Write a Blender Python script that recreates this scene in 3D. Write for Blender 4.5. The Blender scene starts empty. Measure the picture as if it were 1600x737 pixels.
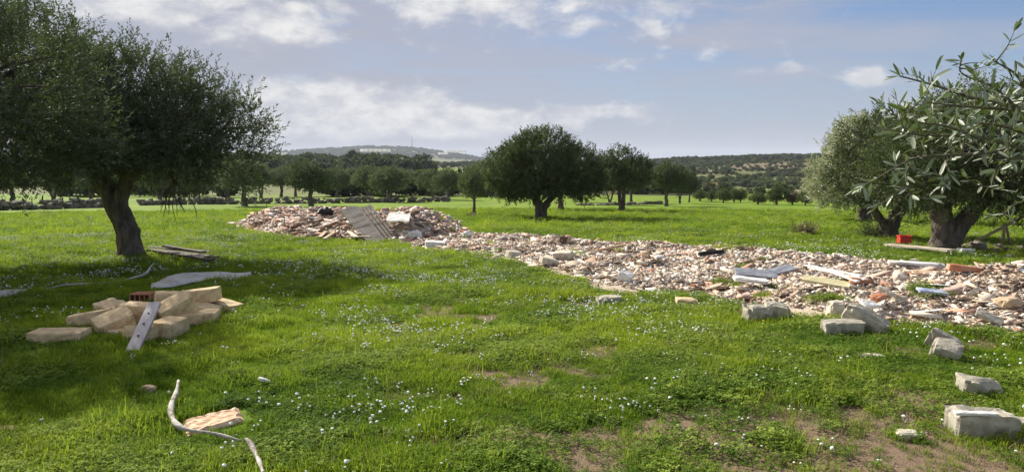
import bpy, bmesh, math, random
import numpy as np
from mathutils import Vector, Matrix, noise as mnoise

S = bpy.context.scene
C = S.collection
R = math.radians
random.seed(7)

# ------------------------------------------------------------------ camera
EYE = 1.65
FPX = 1160.0                       # focal length in pixels of the 1600-wide photograph
PITCH = math.atan(118.5 / FPX)
cam_d = bpy.data.cameras.new('camera')
cam = bpy.data.objects.new('camera', cam_d)
C.objects.link(cam)
cam.location = (0, 0, EYE)
cam.rotation_euler = (math.pi / 2 - PITCH, 0, 0)
cam_d.sensor_width = 36.0
cam_d.lens = FPX / 1600 * 36.0
cam_d.clip_start = 0.05
cam_d.clip_end = 30000
S.camera = cam

# ------------------------------------------------------------------ sun, sky, exposure
SUN_EL, SUN_AZ = R(31), R(-40)     # azimuth from +Y, positive towards +X
sun_dir = Vector((math.sin(SUN_AZ) * math.cos(SUN_EL), math.cos(SUN_AZ) * math.cos(SUN_EL), math.sin(SUN_EL)))
sd = bpy.data.lights.new('sun', 'SUN')
sd.energy = 4.9
sd.angle = R(0.6)
sd.color = (1.0, 0.945, 0.84)
sun = bpy.data.objects.new('sun', sd)
C.objects.link(sun)
sun.rotation_euler = (-sun_dir).to_track_quat('-Z', 'Y').to_euler()
sun.location = (0, 0, 60)

S.view_settings.view_transform = 'Standard'
S.view_settings.look = 'None'
S.view_settings.exposure = 0.9
S.view_settings.gamma = 1.0
S.view_settings.use_curve_mapping = False
S.cycles.max_bounces = 8
S.cycles.transparent_max_bounces = 8
S.cycles.volume_bounces = 0
S.cycles.use_denoising = True
try:
    S.cycles.denoiser = 'OPENIMAGEDENOISE'
except Exception:
    pass


class NT:
    """small helper that wires shader nodes"""
    def __init__(self, tree):
        self.t = tree
        self.n = tree.nodes
        self.l = tree.links

    def node(self, typ, **kw):
        n = self.n.new(typ)
        for k, v in kw.items():
            setattr(n, k, v)
        return n

    def put(self, sock, v):
        if isinstance(v, bpy.types.NodeSocket):
            self.l.new(v, sock)
        elif v is not None:
            sock.default_value = v

    def math(self, op, a, b=None, c=None, clamp=False):
        n = self.node('ShaderNodeMath', operation=op, use_clamp=clamp)
        for i, v in enumerate((a, b, c)):
            if v is not None:
                self.put(n.inputs[i], v)
        return n.outputs[0]

    def mix(self, fac, a, b, mode='MIX'):
        n = self.node('ShaderNodeMix', data_type='RGBA', blend_type=mode)
        self.put(n.inputs[0], fac)
        self.put(n.inputs[6], a)
        self.put(n.inputs[7], b)
        return n.outputs[2]

    def smooth(self, x, a, b, lo=0.0, hi=1.0):
        n = self.node('ShaderNodeMapRange', interpolation_type='SMOOTHSTEP')
        self.put(n.inputs[0], x)
        n.inputs[1].default_value = a
        n.inputs[2].default_value = b
        n.inputs[3].default_value = lo
        n.inputs[4].default_value = hi
        return n.outputs[0]

    def noise(self, vec, scale, detail=4, rough=0.55, dist=0.0):
        n = self.node('ShaderNodeTexNoise')
        if vec is not None:
            self.put(n.inputs['Vector'], vec)
        n.inputs['Scale'].default_value = scale
        n.inputs['Detail'].default_value = detail
        n.inputs['Roughness'].default_value = rough
        n.inputs['Distortion'].default_value = dist
        return n.outputs['Fac']

    def attr(self, name, kind='GEOMETRY'):
        n = self.node('ShaderNodeAttribute', attribute_type=kind)
        n.attribute_name = name
        return n


def build_world():
    w = bpy.data.worlds.new('World')
    S.world = w
    w.use_nodes = True
    t = NT(w.node_tree)
    t.n.clear()
    out = t.node('ShaderNodeOutputWorld')
    bg = t.node('ShaderNodeBackground')
    bg.inputs['Strength'].default_value = 0.052
    t.l.new(bg.outputs[0], out.inputs[0])
    sky = t.node('ShaderNodeTexSky', sky_type='NISHITA')
    sky.sun_disc = False
    sky.sun_elevation = SUN_EL
    sky.sun_rotation = SUN_AZ
    sky.altitude = 100
    sky.air_density = 1.0
    sky.dust_density = 0.35
    sky.ozone_density = 3.0
    tc = t.node('ShaderNodeTexCoord')
    sp = t.node('ShaderNodeSeparateXYZ')
    t.l.new(tc.outputs['Generated'], sp.inputs[0])
    az = t.math('ARCTAN2', sp.outputs[0], sp.outputs[1])
    el = t.math('ARCSINE', sp.outputs[2])
    cv = t.node('ShaderNodeCombineXYZ')
    t.put(cv.inputs[0], t.math('MULTIPLY', az, 5.0))
    t.put(cv.inputs[1], t.math('MULTIPLY', el, 9.0))
    cv.inputs[2].default_value = 3.1
    cv2 = t.node('ShaderNodeCombineXYZ')
    t.put(cv2.inputs[0], t.math('ADD', t.math('MULTIPLY', az, 2.2), t.math('MULTIPLY', el, 1.5)))
    t.put(cv2.inputs[1], t.math('MULTIPLY', el, 14.0))
    n_fine = t.noise(cv.outputs[0], 2.6, 10, 0.6, 0.3)
    n_wisp = t.noise(cv2.outputs[0], 1.5, 8, 0.6, 0.8)
    n_lump = t.noise(cv.outputs[0], 4.5, 6, 0.6, 0.2)

    # cloud banks: azimuth, elevation, half widths (degrees), weight
    banks = [(-16.6, 9.9, 3.2, 1.5, .95), (-11.8, 4.7, 4.8, 1.2, .95), (-5.5, 3.2, 5.0, 1.1, .7), (-17.5, 3.4, 3.6, 1.8, .75),
             (-9.5, 2.0, 12.0, 1.0, .5), (-3.9, 11.6, 7.0, 1.3, .85), (7.4, 10.2, 7.5, 1.3, .5), (-30, 11.9, 6.0, 2.2, .9),
             (-24, 10.3, 3.2, 1.7, .55), (7.9, 3.7, 3.2, .7, .5), (1.5, 3.0, 4.2, .9, .5), (17.2, 2.9, 1.8, .55, .42),
             (25.4, 5.4, 1.5, .72, .72), (27.8, 3.7, 1.9, .6, .6), (22.3, 4.2, 0.8, .6, .3), (9.8, 7.4, 8.0, .9, .36), (17.5, 6.3, 5.0, .45, .28)]
    tot = None
    for a, e, sa, se, amp in banks:
        da = t.math('MULTIPLY', t.math('SUBTRACT', az, R(a)), 1 / R(sa))
        de = t.math('MULTIPLY', t.math('SUBTRACT', el, R(e)), 1 / R(se))
        q = t.math('ADD', t.math('MULTIPLY', da, da), t.math('MULTIPLY', de, de))
        g = t.math('MULTIPLY', t.math('EXPONENT', t.math('MULTIPLY', q, -0.75)), amp)
        tot = g if tot is None else t.math('ADD', tot, g)
    tot = t.math('MINIMUM', tot, 1.0)
    # the rest of the sky, outside those banks, has scattered cloud of its own
    away = t.smooth(el, R(14), R(22))
    tot = t.math('MAXIMUM', tot, t.math('MULTIPLY', away, 0.45))
    dens = t.math('ADD', t.math('MULTIPLY', t.math('SUBTRACT', n_fine, 0.5), 2.4), t.math('MULTIPLY', tot, 1.15))
    cum = t.smooth(dens, 0.30, 0.90)
    veil_in = t.math('ADD', t.math('MULTIPLY', n_wisp, 0.9), t.math('MULTIPLY', az, -0.36))
    veil = t.smooth(veil_in, 0.0, 0.62, 0.0, 0.95)
    veil_col = t.mix(n_wisp, (3.5, 3.7, 4.8, 1), (5.2, 5.3, 6.0, 1))
    low = t.smooth(el, R(-1), R(7.5), .92, 0)
    blue = t.mix(1.0, sky.outputs[0], (.80, .88, 1.06, 1), 'MULTIPLY')
    base = t.mix(low, blue, (3.5, 4.15, 5.9, 1))
    c1 = t.mix(veil, base, veil_col)
    cum_col = t.mix(t.smooth(n_lump, 0.3, 0.7), (5.6, 5.75, 6.5, 1), (9.4, 9.3, 9.1, 1))
    c2 = t.mix(t.math('MULTIPLY', cum, 0.92), c1, cum_col)
    t.put(bg.inputs['Color'], c2)


build_world()


# ------------------------------------------------------------------ numpy noise
def _h(ix, iy, iz, seed):
    n = (ix * 374761393 + iy * 668265263 + iz * 2147483647 + seed * 1274126177) & 0xffffffff
    n = ((n ^ (n >> 13)) * 1274126177) & 0xffffffff
    n = (n ^ (n >> 16)) & 0xffff
    return n / 65535.0


def vnoise(x, y, z=0.0, seed=0):
    x, y, z = np.broadcast_arrays(np.asarray(x, float), np.asarray(y, float), np.asarray(z, float))
    fx, fy, fz = np.floor(x), np.floor(y), np.floor(z)
    ix, iy, iz = fx.astype(np.int64), fy.astype(np.int64), fz.astype(np.int64)
    tx, ty, tz = x - fx, y - fy, z - fz
    tx, ty, tz = (a * a * (3 - 2 * a) for a in (tx, ty, tz))
    r = 0
    for dx in (0, 1):
        for dy in (0, 1):
            for dz in (0, 1):
                w = (tx if dx else 1 - tx) * (ty if dy else 1 - ty) * (tz if dz else 1 - tz)
                r = r + w * _h(ix + dx, iy + dy, iz + dz, seed)
    return r


def fbm(x, y, z=0.0, seed=0, oct=4):
    r, a, s = 0.0, 0.5, 0.0
    x, y, z = np.asarray(x, float), np.asarray(y, float), np.asarray(z, float)
    for o in range(oct):
        r = r + a * vnoise(x, y, z, seed + o * 17)
        s += a
        a *= 0.5
        x, y, z = x * 2.03 + 11.3, y * 2.03 + 5.1, z * 2.03 + 7.7
    return r / s


# ------------------------------------------------------------------ terrain
_D = np.array([0, 6, 14, 22, 37, 60, 90, 130, 200, 300, 380, 460, 560, 700, 900, 1200, 2000, 3500, 9000], float)
_L = np.array([0, -.02, -.25, -.5, -1.1, -2.0, -3.0, -4.3, -5.6, -4.6, -1.4, -2.2, -4.5, -6, -7, -8, -9, -10, -14], float)
_M = np.array([0, -.02, -.25, -.5, -1.1, -2.0, -3.0, -4.3, -6.0, -7.0, -6.6, -6.0, -5.4, -5.0, -5.0, -5.5, -8, -10, -14], float)
_Rr = np.array([0, -.02, -.25, -.5, -1.1, -2.0, -3.0, -4.6, -7.2, -8.2, -7.0, -4.6, -1.2, 4.0, 1.0, -3.0, -8, -10, -14], float)
_lx = np.linspace(0, math.log(9001), 700)


def _prof(z):
    y = np.interp(np.exp(_lx) - 1, _D, z)
    k = np.hanning(31)
    k /= k.sum()
    yp = np.pad(y, 15, mode='edge')
    return np.convolve(yp, k, mode='valid')


_PL, _PM, _PR = _prof(_L), _prof(_M), _prof(_Rr)


def sstep(x, a, b):
    t = np.clip((x - a) / (b - a), 0, 1)
    return t * t * (3 - 2 * t)


def G0(x, y):
    """height of the bare terrain"""
    x, y = np.asarray(x, float), np.asarray(y, float)
    r = np.hypot(x, y)
    d = np.maximum(y, 0.25 * r)
    u = np.clip(x / np.maximum(d, 1.0), -1.2, 1.2)
    ld = np.log(d + 1)
    zl, zm, zr = (np.interp(ld, _lx, p) for p in (_PL, _PM, _PR))
    wl = sstep(-u, 0.04, 0.14)
    wr = np.interp(u, [0.08, 0.20, 0.25, 0.30, 0.36, 0.45, 0.7], [0, .42, .66, .86, 1.0, 1.06, 1.1])
    z = zm + (zl - zm) * wl + (zr - zm) * wr
    amp = np.interp(d, [0, 25, 100, 300, 900], [.035, .05, .15, .9, 1.6])
    z = z + amp * (fbm(x / 3.1, y / 3.1, seed=3, oct=3) - .5) * np.interp(d, [0, 80, 200], [1, .8, .2])
    z = z + np.interp(d, [0, 120, 400, 900, 3000], [0, .1, 1.3, 2.5, 3.0]) * (fbm(x / 70, y / 70, seed=9, oct=3) - .5)
    # the far town hill
    hp = np.interp(u, [-.60, -.42, -.34, -.27, -.20, -.14, -.10, -.06, -.02], [10, 26, 36, 52, 68, 64, 46, 26, 0])
    z = z + hp * np.exp(-((d - 3600) / 700.0) ** 2)
    return z


def _ray(px, py):
    sx, sy = (px - 800) / FPX, (368.5 - py) / FPX
    cp, spx = math.cos(PITCH), math.sin(PITCH)
    return Vector((sx, cp + sy * spx, -spx + sy * cp))


def P(px, py, depth):
    """the point at a forward distance seen at a photograph pixel"""
    d = _ray(px, py)
    return Vector((0, 0, EYE)) + d * (depth / d.y)


def at(px, py, f=None):
    """where the ray through a photograph pixel meets the ground"""
    f = f or G0
    d = _ray(px, py)
    s = np.exp(np.linspace(math.log(1.5), math.log(6000), 4000))
    x, y, z = d.x * s, d.y * s, EYE + d.z * s
    hit = np.nonzero(z < f(x, y))[0]
    if len(hit) == 0:
        raise ValueError('no ground at %s %s' % (px, py))
    i = hit[0]
    a, b = s[max(i - 1, 0)], s[i]
    for _ in range(25):
        m = (a + b) / 2
        if EYE + d.z * m < float(f(d.x * m, d.y * m)):
            b = m
        else:
            a = m
    return Vector((d.x * b, d.y * b, float(f(d.x * b, d.y * b))))


def poly_world(pts):
    return np.array([at(*p)[:2] for p in pts])


def poly_sd(x, y, poly):
    """signed distance to a polygon, positive inside"""
    x, y = np.asarray(x, float), np.asarray(y, float)
    dist = np.full(x.shape, 1e9)
    ins = np.zeros(x.shape, bool)
    n = len(poly)
    for i in range(n):
        ax, ay = poly[i]
        bx, by = poly[(i + 1) % n]
        ex, ey = bx - ax, by - ay
        t = np.clip(((x - ax) * ex + (y - ay) * ey) / (ex * ex + ey * ey + 1e-12), 0, 1)
        dist = np.minimum(dist, np.hypot(x - ax - t * ex, y - ay - t * ey))
        c = (ay > y) != (by > y)
        ins ^= c & (x < (bx - ax) * (y - ay) / (by - ay + 1e-12) + ax)
    return np.where(ins, dist, -dist)


STRIP = poly_world([(735, 366), (870, 374), (1000, 383), (1100, 389), (1200, 397), (1300, 406), (1400, 417), (1500, 427), (1605, 430), (1700, 446),
                    (1760, 500), (1740, 535), (1600, 527), (1500, 520), (1420, 512), (1330, 505), (1255, 494), (1170, 476), (1100, 464), (1000, 458),
                    (930, 450), (880, 430), (830, 417), (780, 405), (720, 396), (650, 390), (640, 380)])
HEAP = poly_world([(365, 353), (400, 364), (470, 374), (560, 378), (640, 380), (720, 374), (738, 362), (715, 352), (650, 350), (560, 347), (480, 344), (395, 344)])
TAN = at(1640, 490)


def mound(x, y):
    x, y = np.asarray(x, float), np.asarray(y, float)
    near = (y > 4) & (y < 32) & (np.abs(x) < 16)
    h = np.zeros(x.shape)
    m1 = np.zeros(x.shape)
    if np.any(near):
        xs, ys = x[near], y[near]
        s1, s2 = poly_sd(xs, ys, STRIP), poly_sd(xs, ys, HEAP)
        nz = fbm(xs / 1.1, ys / 1.1, seed=21, oct=3)
        a = sstep(s1 + (nz - .5) * .5, -.12, .55) * (.02 + .30 * np.clip(nz - .33, 0, 1))
        b = sstep(s2 + (nz - .5) * .6, -.05, 1.15) * (.34 + .55 * np.clip(fbm(xs / 1.7, ys / 1.7, seed=5, oct=2) - .2, 0, 1))
        c = .36 * np.exp(-(((xs - TAN.x) / 1.5) ** 2 + ((ys - TAN.y - .6) / 1.1) ** 2))
        h[near] = np.maximum(a, b) + c
        m1[near] = np.maximum(sstep(s1 + (nz - .5) * .8, -.15, .15), sstep(s2, -.2, .1))
    return h, m1


def G(x, y):
    x, y = np.atleast_1d(np.asarray(x, float)), np.atleast_1d(np.asarray(y, float))
    return G0(x, y) + mound(x, y)[0]


def gz(x, y):
    return float(G([x], [y])[0])


def atg(px, py):
    return at(px, py, lambda a, b: G(a, b) if np.ndim(a) else gz(a, b))


SPOTS = [(575, 415, .55), (640, 490, .35), (620, 560, .3), (838, 588, .3), (690, 500, .25), (945, 705, .45), (900, 712, .3), (1275, 690, .55), (1180, 640, .3),
         (1345, 700, .5), (1420, 690, .4), (1330, 610, .3), (1480, 640, .3), (1250, 725, .5), (1500, 720, .4), (1100, 645, .3), (960, 690, .3), (760, 590, .25),
         (1090, 475, .3), (560, 440, .3), (1040, 480, .3), (850, 690, .2), (1400, 620, .3), (450, 485, .2), (735, 655, .2)]
SLAB = [(286, 663), (294, 684), (382, 659), (372, 640)]
SPOTW = [(at(a, b), r) for a, b, r in SPOTS]


def bare(x, y):
    """how much naked soil shows, 0 to 1"""
    x, y = np.asarray(x, float), np.asarray(y, float)
    n = fbm(x / .38, y / .30, seed=31, oct=5)
    n2 = fbm(x / 2.3, y / 2.3, seed=33, oct=3)
    b = (n - .5) * 4.6 + (n2 - .5) * .6 - .74 + .42 * sstep(x, -1.8, .2) * (y < 14)
    b = b + .06 * sstep(x * .8 - (y - 4.2) * .55, .0, 2.2) * (y < 12)
    for p, r in SPOTW:
        b = b + .80 * np.exp(-(((x - p.x) / (r * 1.5)) ** 2 + ((y - p.y) / r) ** 2))
    left = sstep(-x, .6, 2.5) * (y < 14)
    b = b - .35 * left
    return np.clip(b * 1.7, 0, 1)


# ------------------------------------------------------------------ materials
def new_mat(name):
    m = bpy.data.materials.new(name)
    m.use_nodes = True
    t = NT(m.node_tree)
    bsdf = t.n['Principled BSDF']
    return m, t, bsdf


def rough_mat(name, c1, c2, scale=8, rough=.9, bump=.3, c3=None, bscale=None, spec=.2, stretch=None, dist=.02):
    m, t, b = new_mat(name)
    tc = t.node('ShaderNodeTexCoord')
    vec = tc.outputs['Object']
    if stretch:
        mp = t.node('ShaderNodeMapping')
        t.l.new(vec, mp.inputs[0])
        mp.inputs['Scale'].default_value = stretch
        vec = mp.outputs[0]
    n = t.noise(vec, scale, 6, .6)
    col = t.mix(t.smooth(n, .35, .65), (*c1, 1), (*c2, 1))
    if c3:
        n3 = t.noise(vec, scale * .37, 5, .65, .6)
        col = t.mix(t.smooth(n3, .52, .66), col, (*c3, 1))
    t.put(b.inputs['Base Color'], col)
    b.inputs['Roughness'].default_value = rough
    b.inputs['Specular IOR Level'].default_value = spec
    if bump:
        bp = t.node('ShaderNodeBump')
        bp.inputs['Strength'].default_value = bump
        bp.inputs['Distance'].default_value = dist
        t.put(bp.inputs['Height'], t.noise(vec, bscale or scale * 4, 8, .65))
        t.l.new(bp.outputs[0], b.inputs['Normal'])
    return m


def leaf_mat(name, dark, light, under, trans=.28, rough=.45, attr_kind='GEOMETRY', spec=.4):
    m, t, b = new_mat(name)
    a = t.attr('tint', attr_kind)
    col = t.mix(a.outputs['Fac'], (*dark, 1), (*light, 1))
    g = t.node('ShaderNodeNewGeometry')
    col2 = t.mix(g.outputs['Backfacing'], col, (*under, 1)) if under else col
    t.put(b.inputs['Base Color'], col2)
    b.inputs['Roughness'].default_value = rough
    b.inputs['Specular IOR Level'].default_value = spec
    tr = t.node('ShaderNodeBsdfTranslucent')
    t.put(tr.inputs['Color'], t.mix(.55, col, (.14, .22, .02, 1)))
    mx = t.node('ShaderNodeMixShader')
    mx.inputs[0].default_value = trans
    t.l.new(b.outputs[0], mx.inputs[1])
    t.l.new(tr.outputs[0], mx.inputs[2])
    t.l.new(mx.outputs[0], t.n['Material Output'].inputs[0])
    return m


M = {}
M['leaf_olive'] = leaf_mat('olive_leaf', (.042, .053, .028), (.165, .180, .098), (.13, .15, .10), .16, .7, spec=.12)
M['leaf_row'] = leaf_mat('row_olive_leaf', (.070, .085, .045), (.23, .25, .14), (.17, .19, .12), .2, .7, spec=.1)
M['leaf_dark'] = leaf_mat('dark_olive_leaf', (.026, .040, .016), (.145, .170, .062), (.10, .12, .075), .14, .7, spec=.12)
M['leaf_silver'] = leaf_mat('silver_olive_leaf', (.25, .26, .14), (.55, .55, .36), (.52, .52, .40), .28, .5, spec=.3)
M['leaf_near'] = leaf_mat('near_olive_leaf', (.075, .105, .048), (.22, .25, .135), (.33, .36, .27), .20, .5, spec=.3)
M['leaf_far'] = leaf_mat('far_tree_leaf', (.058, .072, .046), (.135, .152, .092), None, .14, .8, spec=.08)
M['leaf_scrub'] = leaf_mat('scrub_leaf', (.085, .108, .05), (.20, .22, .11), None, .14, .8, spec=.08)
M['leaf_dry'] = leaf_mat('dry_twig', (.12, .08, .05), (.22, .16, .10), None, .1)
M['grass'] = leaf_mat('grass_blade', (.115, .215, .012), (.45, .53, .045), None, .48, .75, 'INSTANCER', .06)
M['clover'] = leaf_mat('clover_leaf', (.090, .175, .022), (.36, .45, .08), None, .42, .75, 'INSTANCER', .06)
M['drygrass'] = leaf_mat('dry_grass_blade', (.20, .16, .07), (.36, .30, .15), None, .25, .6, 'INSTANCER', .2)
M['bark'] = rough_mat('olive_bark', (.085, .068, .058), (.19, .155, .13), 9, .95, .9, bscale=22, stretch=(1, 1, .35), dist=.05)
M['twig'] = rough_mat('olive_twig', (.10, .085, .065), (.16, .14, .11), 40, .9, .3)
M['tuff'] = rough_mat('cut_tuff_block', (.62, .45, .25), (.78, .61, .37), 14, .95, .8, c3=(.50, .36, .20), bscale=75, dist=.008)
M['tuff_peach'] = rough_mat('peach_tile', (.62, .40, .25), (.74, .53, .36), 12, .9, .5, c3=(.50, .30, .18), bscale=50, dist=.006)
M['concrete'] = rough_mat('weathered_concrete', (.32, .29, .23), (.50, .46, .37), 11, .95, .9, c3=(.20, .175, .13), bscale=70, dist=.006)
M['lime'] = rough_mat('pale_limestone', (.50, .44, .34), (.66, .60, .49), 9, .95, .5, c3=(.40, .33, .24), bscale=50, dist=.008)
M['brick'] = rough_mat('terracotta', (.42, .17, .09), (.52, .25, .15), 12, .9, .4, c3=(.55, .40, .30), bscale=60, dist=.005)
M['pinkbrick'] = rough_mat('pink_terracotta', (.48, .29, .21), (.60, .40, .30), 12, .9, .4, c3=(.60, .52, .44), bscale=60, dist=.005)
M['white'] = rough_mat('dirty_white_plaster', (.66, .64, .60), (.78, .77, .74), 7, .85, .2, c3=(.50, .46, .40), dist=.004)
M['plastic'] = rough_mat('creased_white_plastic', (.47, .44, .40), (.64, .60, .56), 5, .55, .6, c3=(.38, .36, .31), bscale=18, spec=.3, dist=.02)
M['slate'] = rough_mat('grey_panel', (.16, .17, .20), (.27, .28, .31), 7, .7, .2, dist=.004)
M['tanchip'] = rough_mat('tan_stone', (.46, .33, .21), (.58, .44, .30), 12, .95, .4, bscale=60, dist=.006)
M['yellow'] = rough_mat('pale_yellow_board', (.55, .49, .27), (.62, .56, .34), 6, .85, .15, c3=(.45, .40, .26), dist=.004)
M['blue'] = rough_mat('blue_sacking', (.22, .28, .45), (.55, .58, .64), 9, .6, .3, c3=(.7, .71, .73))
M['black'] = rough_mat('black_plastic', (.018, .018, .020), (.04, .04, .042), 9, .5, .3)
M['red'] = rough_mat('red_plastic', (.55, .035, .022), (.62, .05, .03), 7, .45, .05, spec=.45)
M['wood_grey'] = rough_mat('weathered_grey_wood', (.46, .38, .29), (.68, .58, .46), 6, .9, .4, c3=(.26, .23, .19), stretch=(.25, 3, 3), bscale=30, dist=.004)
M['wood_lilac'] = rough_mat('bleached_plank', (.36, .32, .32), (.47, .43, .43), 6, .85, .3, stretch=(.25, 3, 3), bscale=30, dist=.003)
M['wood_tan'] = rough_mat('raw_plank', (.40, .29, .17), (.52, .40, .26), 6, .85, .3, stretch=(.25, 3, 3), bscale=30, dist=.003)
M['wood_dark'] = rough_mat('old_bark_board', (.085, .07, .06), (.18, .155, .13), 7, .95, .6, stretch=(.25, 3, 3), bscale=30, dist=.008)
M['birch'] = rough_mat('peeled_branch', (.38, .35, .30), (.60, .56, .50), 22, .85, .9, c3=(.14, .11, .08), bscale=45, dist=.010)
M['wallstone'] = rough_mat('dry_stone', (.13, .112, .09), (.25, .22, .175), 3, .95, .5, c3=(.12, .11, .07), bscale=20)
M['rust'] = rough_mat('rusty_steel', (.10, .06, .04), (.17, .10, .07), 20, .8, .2)
M['roof'] = rough_mat('orange_roof_tiles', (.42, .22, .12), (.50, .29, .17), 2, .9, .2)
M['render'] = rough_mat('pale_house_render', (.50, .46, .38), (.58, .54, .46), 1, .9, .1)
M['greenhouse'] = rough_mat('greenhouse_sheeting', (.80, .81, .82), (.88, .89, .90), .3, .5, 0)
def sheeting():
    m, t, b = new_mat('clear_sheeting')
    b.inputs['Base Color'].default_value = (.85, .86, .87, 1)
    tr = t.node('ShaderNodeBsdfTranslucent')
    tr.inputs['Color'].default_value = (.92, .93, .94, 1)
    mx = t.node('ShaderNodeMixShader')
    mx.inputs[0].default_value = .75
    t.l.new(b.outputs[0], mx.inputs[1])
    t.l.new(tr.outputs[0], mx.inputs[2])
    t.l.new(mx.outputs[0], t.n['Material Output'].inputs[0])
    return m


M['greenhouse'] = sheeting()
M['steel'] = rough_mat('galvanised_steel', (.30, .31, .33), (.36, .37, .39), 2, .6, 0)
M['petal'] = rough_mat('white_petal', (.78, .77, .70), (.86, .85, .80), 50, .8, 0)
M['petal_y'] = rough_mat('yellow_petal', (.75, .55, .04), (.8, .62, .06), 50, .8, 0)
M['stemgreen'] = rough_mat('flower_stem', (.07, .13, .03), (.10, .17, .04), 50, .8, 0)


def chip_mat():
    m, t, b = new_mat('mixed_rubble')
    a = t.attr('col')
    tc = t.node('ShaderNodeTexCoord')
    n = t.noise(tc.outputs['Object'], 35, 6, .65)
    t.put(b.inputs['Base Color'], t.mix(t.smooth(n, .3, .75, 0, .45), a.outputs['Color'], (.40, .33, .26, 1)))
    b.inputs['Roughness'].default_value = .92
    b.inputs['Specular IOR Level'].default_value = .15
    return m


M['chips'] = chip_mat()


def ground_mat():
    m, t, b = new_mat('field_and_hills')
    tc = t.node('ShaderNodeTexCoord')
    o = tc.outputs['Object']
    bare_a, rub, far, brown, lush = (t.attr(k).outputs['Fac'] for k in ('bare', 'rub', 'far', 'brown', 'lush'))
    n1 = t.noise(o, .35, 5, .6)
    n2 = t.noise(o, 2.3, 6, .65)
    n3 = t.noise(o, 22, 5, .7)
    n4 = t.noise(o, 75, 3, .7)
    g = t.mix(t.smooth(n2, .3, .7), (.080, .148, .010, 1), (.175, .265, .018, 1))
    g = t.mix(t.smooth(n1, .35, .7), g, (.20, .28, .026, 1))
    g = t.mix(t.smooth(n3, .45, .75, 0, .5), g, (.045, .095, .012, 1))
    g = t.mix(t.smooth(n4, .62, .75, 0, .5), g, (.27, .36, .09, 1))
    soil = t.mix(n3, (.13, .088, .056, 1), (.30, .215, .145, 1))
    soil = t.mix(t.smooth(n4, .6, .72, 0, .7), soil, (.42, .34, .25, 1))
    bm = t.smooth(t.math('ADD', bare_a, t.math('MULTIPLY', t.math('SUBTRACT', n3, .5), .7)), .25, .6)
    c = t.mix(bm, g, soil)
    rd = t.mix(n3, (.44, .345, .25, 1), (.66, .56, .44, 1))
    c = t.mix(t.smooth(t.math('ADD', rub, t.math('MULTIPLY', t.math('SUBTRACT', n3, .5), .6)), .3, .6), c, rd)
    # hills: maquis, dry grass, tilled strips
    h1 = t.noise(o, .018, 6, .62, .6)
    h2 = t.noise(o, .09, 5, .65)
    hc = t.mix(t.smooth(h2, .35, .65), (.085, .10, .036, 1), (.17, .18, .066, 1))
    hc = t.mix(t.smooth(h1, .5, .62), hc, (.20, .185, .085, 1))
    hc = t.mix(brown, hc, t.mix(t.smooth(h2, .35, .7), (.16, .10, .068, 1), (.27, .195, .14, 1)))
    hc = t.mix(lush, hc, (.17, .26, .03, 1))
    c = t.mix(far, c, hc)
    t.put(b.inputs['Base Color'], c)
    b.inputs['Roughness'].default_value = .95
    b.inputs['Specular IOR Level'].default_value = .1
    bp = t.node('ShaderNodeBump')
    bp.inputs['Strength'].default_value = .6
    bp.inputs['Distance'].default_value = .04
    t.put(bp.inputs['Height'], t.math('ADD', t.noise(o, 14, 6, .7), t.math('MULTIPLY', n4, .5)))
    t.l.new(bp.outputs[0], b.inputs['Normal'])
    return m


M['ground'] = ground_mat()


# ------------------------------------------------------------------ mesh helpers
def mesh_np(name, V, Q, attrs=None, smooth=False):
    """mesh from an N x 3 array and an F x k array of faces of k corners"""
    me = bpy.data.meshes.new(name)
    V = np.asarray(V, np.float32)
    Q = np.asarray(Q, np.int32)
    k = Q.shape[1]
    me.vertices.add(len(V))
    me.vertices.foreach_set('co', V.ravel())
    me.loops.add(Q.size)
    me.loops.foreach_set('vertex_index', Q.ravel())
    me.polygons.add(len(Q))
    me.polygons.foreach_set('loop_start', np.arange(0, Q.size, k, dtype=np.int32))
    if smooth:
        me.polygons.foreach_set('use_smooth', np.ones(len(Q), bool))
    me.update(calc_edges=True)
    for an, a in (attrs or {}).items():
        a = np.asarray(a, np.float32)
        if a.ndim == 2:
            at_ = me.attributes.new(an, 'FLOAT_COLOR', 'POINT')
            at_.data.foreach_set('color', a.ravel())
        else:
            at_ = me.attributes.new(an, 'FLOAT', 'POINT')
            at_.data.foreach_set('value', a)
    return me


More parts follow.
